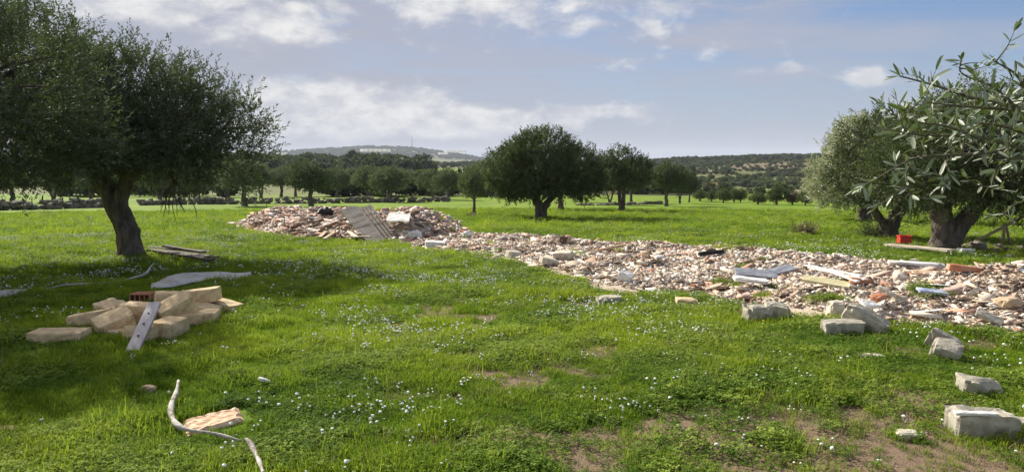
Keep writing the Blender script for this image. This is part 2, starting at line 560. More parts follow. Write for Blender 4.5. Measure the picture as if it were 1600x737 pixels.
class MB:
    def __init__(self):
        self.v, self.f, self.s = [], [], []

    def add(self, vs, fs, smooth=False):
        o = len(self.v)
        self.v += [tuple(p) for p in vs]
        self.f += [tuple(i + o for i in f) for f in fs]
        self.s += [smooth] * len(fs)

    def box(self, c, size, mat=None, jit=0.0):
        c = Vector(c)
        vs = []
        for z in (-.5, .5):
            for (x, y) in ((-.5, -.5), (.5, -.5), (.5, .5), (-.5, .5)):
                p = Vector((x * size[0], y * size[1], z * size[2]))
                if jit:
                    p += Vector((random.uniform(-jit, jit), random.uniform(-jit, jit), random.uniform(-jit, jit)))
                if mat:
                    p = mat @ p
                vs.append(c + p)
        self.add(vs, [(0, 3, 2, 1), (4, 5, 6, 7), (0, 1, 5, 4), (1, 2, 6, 5), (2, 3, 7, 6), (3, 0, 4, 7)])

    def tube(self, pts, rad, seg=8, lobes=0.0, nf=0.0, seed=0, cap=True):
        pts = [Vector(p) for p in pts]
        n = len(pts)
        t0 = (pts[1] - pts[0]).normalized()
        u = t0.orthogonal().normalized()
        vs = []
        for i, p in enumerate(pts):
            t = (pts[min(i + 1, n - 1)] - pts[max(i - 1, 0)]).normalized()
            u = (u - t * u.dot(t)).normalized()
            w = t.cross(u)
            for k in range(seg):
                a = 2 * math.pi * k / seg
                r = rad[i]
                if lobes:
                    r *= 1 + lobes * (math.sin(3 * a + i * .35 + seed) * .6 + math.sin(5 * a - i * .22 + seed * 2) * .4)
                q = p + (u * math.cos(a) + w * math.sin(a)) * r
                if nf:
                    q += (q - p).normalized() * nf * r * (mnoise.noise(q * 6 + Vector((seed, 0, 0))))
                vs.append(q)
        fs = []
        for i in range(n - 1):
            for k in range(seg):
                k2 = (k + 1) % seg
                fs.append((i * seg + k, i * seg + k2, (i + 1) * seg + k2, (i + 1) * seg + k))
        if cap:
            fs.append(tuple(range(seg - 1, -1, -1)))
            fs.append(tuple((n - 1) * seg + k for k in range(seg)))
        self.add(vs, fs, True)

    def mesh(self, name):
        me = bpy.data.meshes.new(name)
        me.from_pydata([tuple(p) for p in self.v], [], self.f)
        me.polygons.foreach_set('use_smooth', self.s)
        me.update()
        return me


def link(name, me, mat, parent=None, loc=None, rot=None, scale=None):
    o = bpy.data.objects.new(name, me)
    C.objects.link(o)
    if mat is not None and me is not None and len(me.materials) == 0:
        me.materials.append(mat)
    if parent is not None:
        o.parent = parent
    if loc is not None:
        o.location = loc
    if rot is not None:
        o.rotation_euler = rot
    if scale is not None:
        o.scale = scale
    return o


def tag(o, label=None, cat=None, group=None, kind=None):
    if label:
        o['label'] = label
    if cat:
        o['category'] = cat
    if group:
        o['group'] = group
    if kind:
        o['kind'] = kind
    return o


def empty(name, loc, rz=0, label=None, cat=None, group=None):
    o = link(name, None, None, loc=loc, rot=(0, 0, rz))
    o.empty_display_size = .2
    return tag(o, label, cat, group)


def curve_pts(ctrl, n):
    """Catmull-Rom through control points"""
    c = [Vector(p) for p in ctrl]
    c = [c[0] * 2 - c[1]] + c + [c[-1] * 2 - c[-2]]
    out = []
    segs = len(c) - 3
    for i in range(n):
        u = i / (n - 1) * segs
        k = min(int(u), segs - 1)
        t = u - k
        p0, p1, p2, p3 = c[k:k + 4]
        out.append(.5 * ((2 * p1) + (p2 - p0) * t + (2 * p0 - 5 * p1 + 4 * p2 - p3) * t * t + (3 * p1 - p0 - 3 * p2 + p3) * t ** 3))
    return out


# ------------------------------------------------------------------ ground sheet
def build_ground():
    rings = [0.0]
    r = .35
    while r < 9500:
        rings.append(r)
        r *= 1.0 + (.012 if 3 < r < 40 else .02 if r < 1200 else .05)
    fwd = np.linspace(-R(50), R(50), 420)
    back = np.linspace(R(50), R(310), 62)[1:-1]
    ang = np.concatenate([fwd, back])
    na = len(ang)
    rr = np.array(rings[1:])
    X = np.outer(rr, np.sin(ang))
    Y = np.outer(rr, np.cos(ang))
    X, Y = X.ravel(), Y.ravel()
    X = np.concatenate([X, [0.]])
    Y = np.concatenate([Y, [0.]])
    h, m1 = mound(X, Y)
    Z = G0(X, Y) + h
    nr = len(rr)
    i = np.arange(nr - 1)[:, None] * na
    k = np.arange(na)[None, :]
    k2 = (np.arange(na)[None, :] + 1) % na
    Q = np.stack([i + k, i + k2, i + na + k2, i + na + k], -1).reshape(-1, 4)[:, ::-1]
    c = len(X) - 1
    tri = np.stack([np.full(na, c), np.arange(na), np.arange(na), (np.arange(na) + 1) % na], -1)
    V = np.stack([X, Y, Z], -1)
    d = np.maximum(Y, .25 * np.hypot(X, Y))
    u = X / np.maximum(d, 1)
    far = sstep(d + (fbm(X / 20, Y / 20, seed=4, oct=2) - .5) * 50, 105, 140)
    lush = np.zeros(len(X))
    brown = np.zeros(len(X))

    def patch(arr, u0, u1, d0, d1, v=1.0):
        w = sstep(u, u0 - .01, u0 + .01) * (1 - sstep(u, u1 - .01, u1 + .01)) * sstep(d, d0 * .97, d0 * 1.03) * (1 - sstep(d, d1 * .97, d1 * 1.03))
        np.maximum(arr, w * v, out=arr)
    patch(brown, .29, .415, 452, 572, .75)
    patch(brown, .24, .42, 610, 650, .3)
    patch(lush, -.105, -.04, 320, 560)
    patch(lush, .24, .42, 120, 175, .8)
    patch(lush, .22, .30, 300, 330, .6)
    patch(lush, .31, .36, 215, 240, .7)
    me = mesh_np('ground', V, Q, {'bare': bare(X, Y), 'rub': m1, 'far': far, 'brown': brown, 'lush': lush}, smooth=True)
    bm = bmesh.new()
    bm.from_mesh(me)
    bm.verts.ensure_lookup_table()
    for a in range(na):
        bm.faces.new((bm.verts[c], bm.verts[(a + 1) % na], bm.verts[a]))
    bmesh.ops.recalc_face_normals(bm, faces=bm.faces)
    for f in bm.faces:
        f.smooth = True
    bm.to_mesh(me)
    bm.free()
    o = link('ground', me, M['ground'])
    tag(o, 'green grassy field running out to scrubby hills', 'ground', kind='structure')
    # make sure it faces up
    if me.polygons[10].normal.z < 0:
        me.flip_normals()
    return o


build_ground()


# ------------------------------------------------------------------ trees
def leaves_on_shoots(B, Dr, L, rng, per, leaf_l, leaf_w, spread=.75, tint_base=None, droop=.1):
    """B, Dr, L: bases, directions and lengths of shoots; returns leaf quads and a tint per vertex"""
    n = len(B)
    k = np.tile(np.arange(per), n)
    s = np.repeat(np.arange(n), per)
    t = (k + rng.random(n * per) * .8 + .2) / per
    base = B[s] + Dr[s] * (L[s] * t)[:, None]
    rv = rng.normal(size=(n * per, 3))
    side = np.cross(Dr[s], rv)
    side /= np.linalg.norm(side, axis=1)[:, None] + 1e-9
    ld = Dr[s] * (.55 + .3 * t[:, None]) + side * spread
    ld[:, 2] -= droop * rng.random(n * per)
    ld /= np.linalg.norm(ld, axis=1)[:, None] + 1e-9
    rv2 = rng.normal(size=(n * per, 3))
    w = np.cross(ld, rv2)
    w /= np.linalg.norm(w, axis=1)[:, None] + 1e-9
    ll = leaf_l * (.65 + .6 * rng.random(n * per))
    lw = leaf_w * (.7 + .5 * rng.random(n * per))
    nrm = np.cross(w, ld)
    mid = base + ld * (ll * .5)[:, None] + nrm * (ll * .06)[:, None]
    V = np.stack([base, mid + w * (lw * .5)[:, None], base + ld * ll[:, None], mid - w * (lw * .5)[:, None]], 1).reshape(-1, 3)
    tb = tint_base[s] if tint_base is not None else .5
    tint = np.clip(tb + rng.normal(0, .22, n * per) + .25 * (t - .5), 0, 1)
    return V, np.repeat(tint, 4)


def crown_mesh(name, blobs, seed, nshoots, per, leaf_l, leaf_w, shoot_l, gap=.36, gapscale=1.6, wild=.25, up=.45, deep=.5):
    rng = np.random.default_rng(seed)
    Bl = np.array(blobs, float)
    ar = (Bl[:, 3] * Bl[:, 4] + Bl[:, 3] * Bl[:, 5] + Bl[:, 4] * Bl[:, 5])
    pr = ar / ar.sum()
    m = nshoots * 3
    bi = rng.choice(len(Bl), m, p=pr)
    q = rng.normal(size=(m, 3))
    q /= np.linalg.norm(q, axis=1)[:, None]
    rho = deep + (1 - deep) * np.sqrt(rng.random(m))
    bump = 1 + wild * 2 * (fbm(q[:, 0] * 2.2 + bi * 3.7, q[:, 1] * 2.2, q[:, 2] * 2.2, seed=seed, oct=2) - .5)
    p = Bl[bi, :3] + q * Bl[bi, 3:6] * (rho * bump)[:, None]
    keep = np.ones(m, bool)
    for j in range(len(Bl)):
        rel = (p - Bl[j, :3]) / Bl[j, 3:6]
        keep &= ~((np.einsum('ij,ij->i', rel, rel) < .22) & (bi != j))
    g = fbm(p[:, 0] * gapscale, p[:, 1] * gapscale, p[:, 2] * gapscale, seed=seed + 5, oct=3)
    keep &= g > gap
    p, q, g = p[keep][:nshoots], q[keep][:nshoots], g[keep][:nshoots]
    n = len(p)
    d = q * .75 + rng.normal(0, .38, (n, 3))
    d[:, 2] += up
    d /= np.linalg.norm(d, axis=1)[:, None]
    L = shoot_l * (.5 + .9 * rng.random(n) ** 1.5)
    tb = np.clip(.5 + (fbm(p[:, 0] * 1.1, p[:, 1] * 1.1, p[:, 2] * 1.1, seed=seed + 9, oct=2) - .5) * 1.7, .05, .95)
    V, tint = leaves_on_shoots(p, d, L, rng, per, leaf_l, leaf_w, tint_base=tb)
    Q = np.arange(len(V)).reshape(-1, 4)
    return mesh_np(name, V, Q, {'tint': tint})


def limb_pts(a, b, rng, sag=.12, n=7):
    a, b = Vector(a), Vector(b)
    d = b - a
    m1 = a + d * .35 + Vector((rng.uniform(-.1, .1), rng.uniform(-.1, .1), .1 + sag * d.length * .5)) * d.length * .5
    m2 = a + d * .7 + Vector((rng.uniform(-.1, .1), rng.uniform(-.1, .1), .05)) * d.length
    return curve_pts([a, m1, m2, b], n)


def limb_builder(fork, blob, r0, seed, twigs=6):
    rng = random.Random(seed)
    mb = MB()
    c = Vector(blob[:3])
    pts = limb_pts(fork, c, rng, n=9)
    rad = [r0 * (1 - .8 * (i / 8)) for i in range(9)]
    mb.tube(pts, rad, 8, .08, .25, seed)
    for k in range(twigs):
        st = pts[4 + k % 5]
        q = Vector((rng.gauss(0, 1), rng.gauss(0, 1), rng.gauss(.2, 1))).normalized()
        e = c + Vector((q.x * blob[3], q.y * blob[4], q.z * blob[5])) * .85
        pp = limb_pts(st, e, rng, n=6)
        r1 = r0 * rng.uniform(.25, .4)
        mb.tube(pp, [r1 * (1 - .85 * i / 5) for i in range(6)], 5)
    return mb


def trunk_builder(mb, ctrl, rads, seed, flare=1.7, seg=18, n=16):
    pts = curve_pts(ctrl, n)
    rr = []
    for i in range(n):
        u = i / (n - 1)
        r = np.interp(u, np.linspace(0, 1, len(rads)), rads)
        r *= 1 + (flare - 1) * math.exp(-u * 9)
        rr.append(r)
    mb.tube(pts, rr, seg, .09, .35, seed)


def full_olive(label, loc, trunks, blobs, seed, nshoots, per, leaf_l, leaf_w, shoot_l, mat, group=None, limb_r=.11, name='olive_tree', **kw):
    """an olive with its own meshes: trunk (> limb per mass of foliage) and crown"""
    root = empty(name, loc, 0, label, 'tree', group)
    mb = MB()
    for i, (ctrl, rads) in enumerate(trunks):
        trunk_builder(mb, ctrl, rads, seed + i)
    tr = link('trunk', mb.mesh('trunk'), M['bark'], root)
    tops = [Vector(c[-1]) for c, _ in trunks]
    for i, b in enumerate(blobs):
        f = min(tops, key=lambda q: (q - Vector(b[:3])).length)
        link('limb', limb_builder(f - Vector((0, 0, .06)), b, limb_r, seed + 31 + i).mesh('limb'), M['bark'], tr)
    link('crown', crown_mesh('crown', blobs, seed, nshoots, per, leaf_l, leaf_w, shoot_l, **kw), mat, root)
    return root


# --- the big olive on the left
p = at(205, 404)
full_olive('big olive with thick leaning trunk standing beside the block pile', p,
           [([(0, 0, -.1), (.0, 0, .25), (-.10, 0, .7), (-.34, .05, 1.2), (-.55, .05, 1.55)], [.235, .205, .19, .19, .16]),
            ([(-.10, 0, .75), (-.14, 0, 1.0), (-.10, -.03, 1.3), (.05, -.05, 1.6)], [.12, .13, .13, .11])],
           [(-1.7, .1, 3.25, 1.4, 1.6, 1.15), (-.15, 0, 3.1, 1.35, 1.6, 1.05), (1.1, 0, 2.5, 1.15, 1.4, 1.0), (1.8, .2, 2.2, .75, .9, .85),
            (-1.9, -.3, 2.35, 1.6, 1.5, .8), (-.4, -1.0, 2.5, 1.5, 1.1, .8), (.9, -.7, 2.15, 1.2, 1.0, .5), (-.4, .8, 2.35, 1.6, 1.2, .7)],
           11, 6800, 20, .088, .023, .46, M['leaf_olive'], wild=.42, gap=.33, gapscale=1.25)
# a bare drooping spray under its right side
mb = MB()
b0 = Vector((1.0, -.2, 1.45))
tips = []
mb.tube(curve_pts([b0 + Vector((-.1, 0, .35)), b0 + Vector((.0, 0, .05)), b0 + Vector((.12, -.05, -.08)), b0 + Vector((.10, -.05, -.32)), b0 + Vector((.2, -.05, -.52))], 14), [.03 - .0017 * i for i in range(14)], 6, .1, .5)
for k in range(9):
    e = b0 + Vector((random.uniform(-.35, .55), random.uniform(-.2, .2), random.uniform(-.75, -.35)))
    mb.tube(limb_pts(b0 + Vector((0, 0, .1)), e, random, n=6), [.016 - .0022 * i for i in range(6)], 4)
    tips.append(e)
root = [o for o in bpy.data.objects if o.name == 'olive_tree'][0]
link('hanging_twig', mb.mesh('hanging_twig'), M['bark'], root)

# --- nearer olive that enters the picture at the left edge
zz = gz(-8.7, 10.3)
full_olive('tall olive crown entering at the left edge of the view', (-8.7, 10.3, zz),
           [([(0, 0, -.1), (-.05, 0, .5), (-.1, .1, 1.0), (-.1, .1, 1.5)], [.26, .22, .22, .2])],
           [(1.45, .2, 2.85, 1.2, 1.3, 1.0), (1.85, .1, 3.15, .75, 1.0, .75), (0, 0, 3.5, 1.5, 1.6, 1.35), (.8, -.9, 2.35, 1.4, 1.2, .75), (-.2, -1.9, 3.4, 1.7, 1.5, 1.2),
            (1.2, .8, 2.1, 1.4, 1.3, .65), (-1.6, -.6, 2.5, 1.5, 1.6, 1.2)],
           23, 6000, 20, .08, .021, .44, M['leaf_olive'], wild=.4, gap=.34, gapscale=1.25)
zz = gz(-21.0, 25.5)
full_olive('olive in the back left corner whose shadow crosses the field', (-21.0, 25.5, zz),
           [([(0, 0, -.1), (.05, 0, .5), (.0, .1, 1.2)], [.26, .22, .2])],
           [(0, 0, 2.9, 2.0, 2.0, 1.5), (.8, -.4, 2.2, 1.5, 1.5, .9)], 29, 1500, 14, .14, .04, .45, M['leaf_olive'])

# --- the round dark olive in the middle
p = at(845, 342)
k = p.y / FPX
full_olive('large round dark olive in the middle of the field with forked trunk', p,
           [([(0, 0, -.1), (-.03, 0, .3), (-.12, 0, .65), (-.35, 0, 1.05)], [.27, .22, .19, .15]),
            ([(.03, 0, .2), (.14, 0, .5), (.40, 0, .85), (.75, 0, 1.2)], [.17, .16, .14, .12])],
           [(.1, 0, 2.65, 1.5, 1.7, 1.15), (-1.2, -.1, 2.05, 1.25, 1.5, 1.05), (1.45, .1, 2.1, 1.25, 1.5, 1.05), (.1, -.9, 1.9, 1.5, 1.2, .95), (1.85, .1, 1.65, .9, 1.2, .75),
            (-.9, 0, 1.5, 1.3, 1.2, .6), (0, .9, 2.0, 1.7, 1.1, 1.0), (-.6, -.2, 2.45, 1.2, 1.3, .95)],
           41, 5000, 16, .120, .040, .40, M['leaf_dark'], wild=.18, gap=.20, up=.5)

# --- the olives on the right
p = at(1475, 391)
full_olive('dark olive with heavy forked trunk beside the red crate', p,
           [([(0, 0, -.1), (-.02, 0, .3), (-.06, 0, .6), (-.12, 0, 1.0)], [.30, .25, .23, .2]),
            ([(.05, 0, .1), (.22, 0, .4), (.5, 0, .75), (.75, 0, 1.05)], [.2, .19, .17, .14])],
           [(.2, 0, 2.1, 1.4, 1.5, 1.05), (1.4, 0, 2.0, 1.4, 1.5, 1.1), (-.55, .1, 1.7, 1.0, 1.3, .8), (.7, -.7, 1.6, 1.5, 1.2, .75), (2.2, .2, 1.6, 1.2, 1.3, .8), (.6, .2, 2.6, 1.2, 1.3, .8)],
           53, 3600, 18, .095, .026, .38, M['leaf_dark'], wild=.25, gap=.30)
p = at(1389, 373)
full_olive('smaller olive with v shaped trunk between silver olive and crate', p,
           [([(0, 0, -.1), (.02, 0, .25), (.14, 0, .6), (.35, 0, .95)], [.24, .21, .17, .14]),
            ([(-.02, 0, .1), (-.12, 0, .35), (-.34, 0, .62), (-.5, 0, .95)], [.13, .12, .1, .08])],
           [(.1, 0, 2.3, 1.35, 1.4, 1.0), (-.6, 0, 1.7, 1.0, 1.2, .75), (.7, 0, 1.6, 1.0, 1.2, .75)],
           59, 2000, 16, .11, .032, .38, M['leaf_olive'], wild=.25, gap=.30)
p = at(1350, 347)
full_olive('pale silver leaved olive bulging over the field at the right', p,
           [([(0, 0, -.1), (0, 0, .4), (.05, 0, 1.0)], [.27, .22, .2])],
           [(-.2, -.1, 2.7, 1.45, 1.5, 1.25), (-1.1, -.3, 1.75, 1.15, 1.3, .95), (.7, 0, 2.3, 1.3, 1.4, 1.2), (-.5, -.7, 1.9, 1.4, 1.1, .9), (-1.35, -.2, 1.2, .85, 1.0, .6), (.3, .1, 1.4, 1.1, 1.2, .6),
            (-.1, .2, 3.3, .9, 1.0, .75)],
           61, 3600, 16, .11, .034, .38, M['leaf_silver'], wild=.28, gap=.30)


# --- shared tree kinds for the rows
def tree_kind(seed, fork, dense=1400, low=False):
    rng = random.Random(seed)
    mb = MB()
    bl = []
    nb = rng.randint(4, 6)
    for i in range(nb):
        a = 2 * math.pi * i / nb + rng.uniform(-.4, .4)
        rr = rng.uniform(.75, 1.3)
        bl.append((math.cos(a) * rr, math.sin(a) * rr, rng.uniform(2.1, 2.65), rng.uniform(.85, 1.2), rng.uniform(.85, 1.2), rng.uniform(.6, .85)))
    bl.append((rng.uniform(-.3, .3), 0, 3.0, 1.2, 1.2, .95))
    if low:
        bl = [(b[0], b[1], b[2] - 1.05, b[3], b[4], b[5] * 1.05) for b in bl]
    h = .75 if low else 1.4
    if fork:
        trunks = [([(0, 0, -.2), (0, 0, .25), (-.2, 0, .7), (-.45, .1, h)], [.22, .19, .15, .12]), ([(.02, 0, .2), (.2, 0, .6), (.5, -.1, h)], [.14, .13, .11])]
    else:
        trunks = [([(0, 0, -.2), (.03, 0, .4), (-.05, 0, .8), (.05, 0, h + .1)], [.24, .2, .18, .17])]
    for i, (c, r) in enumerate(trunks):
        trunk_builder(mb, c, r, seed + i, seg=10, n=9)
    tops = [Vector(c[-1]) for c, _ in trunks]
    for i, b in enumerate(bl):
        f = min(tops, key=lambda q: (q - Vector(b[:3])).length)
        lb = limb_builder(f, b, .08, seed + i, 3)
        mb.add(lb.v, lb.f, True)
    tm = mb.mesh('trunk')
    tm.materials.append(M['bark'])
    cm = crown_mesh('crown', bl, seed, dense, 13, .17, .055, .42, wild=.35, gap=.31, up=.5)
    return tm, cm


KINDS = [tree_kind(101, False), tree_kind(102, True), tree_kind(103, True), tree_kind(104, False), tree_kind(105, False, low=True)]
CR = {}


def kind_tree(kid, loc, w, h, rz, mat, label, group):
    tm, cm = KINDS[kid]
    key = (kid, mat)
    if key not in CR:
        c2 = cm.copy()
        c2.materials.clear()
        c2.materials.append(M[mat])
        CR[key] = c2
    root = empty('olive_tree', loc, rz, label, 'tree', group)
    hh = 3.9 if kid != 4 else 3.15
    root.scale = (w / 4.4, w / 4.4, h / hh)
    link('trunk', tm, None, root)
    link('crown', CR[key], None, root)
    return root


ROW = 'olives in rows at the end of the field'
rows = [
    # px, base y, top y, width px, kind, material, label
    (356, 315, 252, 92, 0, 'leaf_row', 'row olive half hidden behind the big left olive crown'),
    (382, 322, 250, 108, 3, 'leaf_row', 'broad row olive just left of the brick rubble heap'),
    (408, 309, 260, 62, 1, 'leaf_row', 'low olive in the second row behind the left broad one'),
    (440, 308, 262, 58, 0, 'leaf_row', 'thin stemmed olive behind the stone wall left of the tall row olive'),
    (462, 307, 262, 56, 1, 'leaf_row', 'olive squeezed close behind the tall row olive'),
    (486, 322, 256, 92, 0, 'leaf_dark', 'tall straight trunked olive right above the black bag'),
    (527, 310, 264, 60, 3, 'leaf_row', 'single stemmed olive above the leaning pallet'),
    (551, 306, 266, 52, 1, 'leaf_row', 'faint olive set back behind the row above the pallet'),
    (577, 312, 263, 74, 1, 'leaf_row', 'spreading fork trunked olive above the white board'),
    (609, 316, 264, 80, 2, 'leaf_row', 'olive with leaning forked trunk nearest the wall gap'),
    (641, 306, 268, 56, 0, 'leaf_row', 'low olive receding behind the forked pair'),
    (676, 311, 268, 58, 1, 'leaf_row', 'small forked olive left of the lone field olive'),
    (700, 313, 265, 58, 3, 'leaf_row', 'row olive half behind the lone field olive'),
    (741, 336, 261, 62, 0, 'leaf_row', 'small lone olive with straight trunk beside the big round one'),
    (876, 329, 246, 110, 3, 'leaf_dark', 'olive hidden behind the large round one'),
    (907, 316, 262, 70, 1, 'leaf_dark', 'low olive seen between the round one and its right neighbour'),
    (971, 331, 235, 122, 2, 'leaf_dark', 'second largest round olive right of the central one'),
    (953, 320, 268, 50, 1, 'leaf_dark', 'olive standing behind the second round one to its left'),
    (986, 318, 266, 56, 0, 'leaf_dark', 'olive standing behind the second round one to its right'),
    (1041, 322, 256, 72, 3, 'leaf_dark', 'third round olive closing the middle group'),
    (1062, 318, 264, 46, 1, 'leaf_dark', 'olive touching the right flank of the third round one'),
    (1077, 316, 270, 34, 0, 'leaf_dark', 'last narrow olive of the middle group'),
    (20, 318, 262, 90, 3, 'leaf_row', 'row olive glimpsed under the left edge crown'),
    (84, 315, 264, 80, 1, 'leaf_row', 'row olive glimpsed left of the big trunk near the wall end'),
    (142, 313, 264, 70, 0, 'leaf_row', 'row olive directly behind the big leaning trunk'),
    (250, 313, 262, 78, 1, 'leaf_row', 'row olive seen just right of the big leaning trunk'),
    (305, 315, 262, 84, 3, 'leaf_row', 'row olive behind the drooping bare twigs'),
]
for i, (px, yb, yt, wp, kid, mat, lab) in enumerate(rows):
    q = at(px, yb)
    kk = q.y / FPX
    kind_tree(kid, q, wp * kk * .87, (yb - yt) * kk * 1.0, i * 1.3, mat, lab, ROW)

FAR = 'small trees along the far edge of the field'
edge = [
    (1094, 314, 297, 26, 4, 'leaf_scrub', 'small round tree beside the orange roofed house'),
    (1112, 315, 298, 24, 4, 'leaf_olive', 'squat tree in front of the orange roofed house'),
    (1130, 317, 296, 30, 1, 'leaf_scrub', 'grey green little tree right of the orange roof'),
    (1147, 316, 295, 26, 0, 'leaf_scrub', 'left one of two pale twin trees at the field edge'),
    (1157, 316, 296, 24, 1, 'leaf_scrub', 'right one of two pale twin trees at the field edge'),
    (1184, 319, 302, 36, 4, 'leaf_scrub', 'low domed green bush reaching the grass'),
    (1213, 320, 292, 38, 4, 'leaf_dark', 'dark upright bushy tree at the far field edge'),
    (1238, 320, 300, 28, 4, 'leaf_dry', 'brownish bush beside the dark bushy tree'),
    (1258, 321, 298, 30, 4, 'leaf_dark', 'dark bush partly behind the silver olive'),
]
for i, (px, yb, yt, wp, kid, mat, lab) in enumerate(edge):
    q = at(px, yb)
    kk = q.y / FPX
    kind_tree(4, q, wp * kk * .8, (yb - yt) * kk * 1.1, i * 2.1, mat, lab, FAR)


# --- the olive out of the picture on the right, whose branch hangs into view
def near_branch():
    rng = random.Random(5)
    nrg = np.random.default_rng(5)
    base = Vector((3.1, 2.2, gz(3.1, 2.2)))
    root = empty('olive_tree', base, 0, 'long leaved olive branch reaching in close at the right edge', 'tree')
    mb = MB()
    trunk_builder(mb, [(0, 0, -.1), (0, 0, .4), (-.05, 0, .9), (-.25, -.03, 1.35)], [.17, .14, .12, .09], 3)
    tr = link('trunk', mb.mesh('trunk'), M['bark'], root)
    br = MB()
    lv_b, lv_d, lv_l = [], [], []
    V_all, T_all = [], []

    def W(px, py, d):
        return P(px, py, d) - base

    def shoot(pix, d0, d1, r=.004, step=.0115, ll=.036):
        ctrl = [W(a, b, d0 + (d1 - d0) * i / (len(pix) - 1)) + Vector((rng.gauss(0, .008), rng.gauss(0, .02), rng.gauss(0, .008))) for i, (a, b) in enumerate(pix)]
        pts = curve_pts(ctrl, 16)
        sprig(pts, r, step, ll, .12)
        for _ in range(int(1 + .7 * len(pix))):
            i = rng.randrange(3, 15)
            t = (pts[min(i + 1, 15)] - pts[i - 1]).normalized()
            side = Vector((rng.gauss(0, 1), rng.gauss(0, 1), rng.gauss(.1, .8))).normalized()
            d = (t * rng.uniform(.3, .8) + side * .8).normalized()
            L = rng.uniform(.03, .10)
            e = pts[i] + d * L + Vector((0, 0, rng.uniform(-.02, .03)))
            m = pts[i] + d * L * .5 + side * rng.uniform(-.02, .02)
            sprig(curve_pts([pts[i], m, e], 8), .0022, step, ll, .15)

    def sprig(pts, r, step, ll, start):
        n = len(pts)
        br.tube(pts, [r * (1 - .75 * i / (n - 1)) for i in range(n)], 5)
        seglen = [(pts[i + 1] - pts[i]).length for i in range(n - 1)]
        tot = sum(seglen)
        s = tot * start
        flip = rng.uniform(0, 3)
        while s < tot:
            acc, i = 0, 0
            while i < n - 2 and acc + seglen[i] < s:
                acc += seglen[i]
                i += 1
            t = (pts[i + 1] - pts[i]).normalized()
            pt = pts[i] + t * (s - acc)
            u = t.orthogonal().normalized()
            u = Matrix.Rotation(flip + rng.uniform(-.5, .5), 3, t) @ u
            flip += math.pi / 2
            for sg in (1, -1):
                if rng.random() < .36:
                    continue
                d = (t * rng.uniform(.35, .9) + u * sg * rng.uniform(.4, 1.0) + Vector((rng.gauss(0, .25), rng.gauss(0, .25), rng.uniform(-.3, .3)))).normalized()
                leaf(pt, d, ll * rng.choice((.45, .65, .8, .95, 1.05, 1.2)) * rng.uniform(.85, 1.15))
            s += step * rng.uniform(.7, 1.4)
        for _ in range(3):
            leaf(pts[-1], ((pts[-1] - pts[-2]).normalized() + Vector((rng.uniform(-.5, .5), rng.uniform(-.5, .5), rng.uniform(-.4, .5)))).normalized(), ll * rng.uniform(.6, 1.1))

    def leaf(pt, d, l):
        nrm = Vector((rng.gauss(0, .55), rng.gauss(-.25, .55), rng.gauss(.7, .45)))
        w = d.cross(nrm)
        if w.length < 1e-3:
            return
        w.normalize()
        nn = w.cross(d)
        prof = [(0, .05), (.12, .5), (.34, .95), (.6, 1.0), (.86, .66), (1, .08)]
        wid = l * rng.uniform(.085, .12)
        bend = rng.uniform(-.22, .18)
        vs = []
        for t, a in prof:
            c = pt + d * (l * t) + nn * (bend * l * t * t)
            vs += [c + w * wid * a + nn * wid * .25 * a, c, c - w * wid * a + nn * wid * .25 * a]
        V_all.append((vs, rng.uniform(0, 1)))

    main = [
        ([(1700, 290), (1640, 235), (1590, 180), (1520, 150), (1470, 128), (1412, 118)], 1.95, 1.8, .007),
        ([(1640, 235), (1620, 150), (1595, 112), (1563, 88)], 1.95, 1.9, .006),
        ([(1650, 250), (1600, 175), (1565, 150), (1532, 132)], 1.9, 1.75, .005),
        ([(1590, 180), (1550, 140), (1500, 118), (1485, 92)], 1.85, 1.8, .004),
        ([(1680, 285), (1600, 240), (1520, 215), (1440, 212), (1384, 205)], 1.95, 1.75, .006),
        ([(1600, 240), (1520, 240), (1440, 245), (1395, 262), (1352, 290)], 1.9, 1.8, .005),
        ([(1520, 215), (1470, 195), (1425, 185), (1408, 178)], 1.85, 1.7, .004),
        ([(1440, 245), (1410, 270), (1402, 300)], 1.85, 1.8, .003),
        ([(1600, 240), (1560, 260), (1550, 285), (1556, 305)], 1.9, 1.85, .004),
        ([(1680, 285), (1640, 300), (1600, 320), (1584, 335)], 1.95, 1.9, .004),
        ([(1590, 180), (1530, 175), (1480, 160), (1440, 152)], 1.9, 1.7, .004),
        ([(1520, 215), (1495, 240), (1482, 268), (1470, 285)], 1.9, 1.75, .004),
        ([(1640, 235), (1570, 200), (1500, 190), (1455, 168)], 2.0, 1.95, .005),
    ]
    for pix, d0, d1, r in main:
        shoot(pix, d0, d1, r)
    for _ in range(4):
        a, b = rng.uniform(1570, 1690), rng.uniform(160, 280)
        e = (a - rng.uniform(30, 110), b + rng.uniform(-60, 60))
        dd = rng.uniform(1.85, 2.35)
        shoot([(a, b), ((a + e[0]) / 2, (b + e[1]) / 2 - 10), e], dd, dd - rng.uniform(-.1, .15), .0035)
    # the bough that carries them
    bough = curve_pts([(-.25, -.03, 1.3), W(1850, 330, 2.1), W(1700, 290, 1.95), W(1640, 235, 1.95), W(1600, 200, 1.95)], 14)
    br.tube(bough, [.045 - .0028 * i for i in range(14)], 8)
    link('branch', br.mesh('branch'), M['twig'], root)
    vs, fs, ti, o = [], [], [], 0
    for lv, tt in V_all:
        vs += lv
        for i in range(5):
            for j in (0, 1):
                fs.append((o + i * 3 + j, o + i * 3 + j + 1, o + i * 3 + j + 4, o + i * 3 + j + 3))
        ti += [tt] * len(lv)
        o += len(lv)
    me = mesh_np('foliage', [tuple(v) for v in vs], fs, {'tint': ti}, smooth=True)
    link('foliage', me, M['leaf_near'], root)
    # more of its crown, out of the picture
    cm = crown_mesh('crown', [(.9, .1, 2.0, .8, .8, .7), (1.2, -.7, 1.9, .8, .8, .6)], 77, 420, 16, .065, .014, .3)
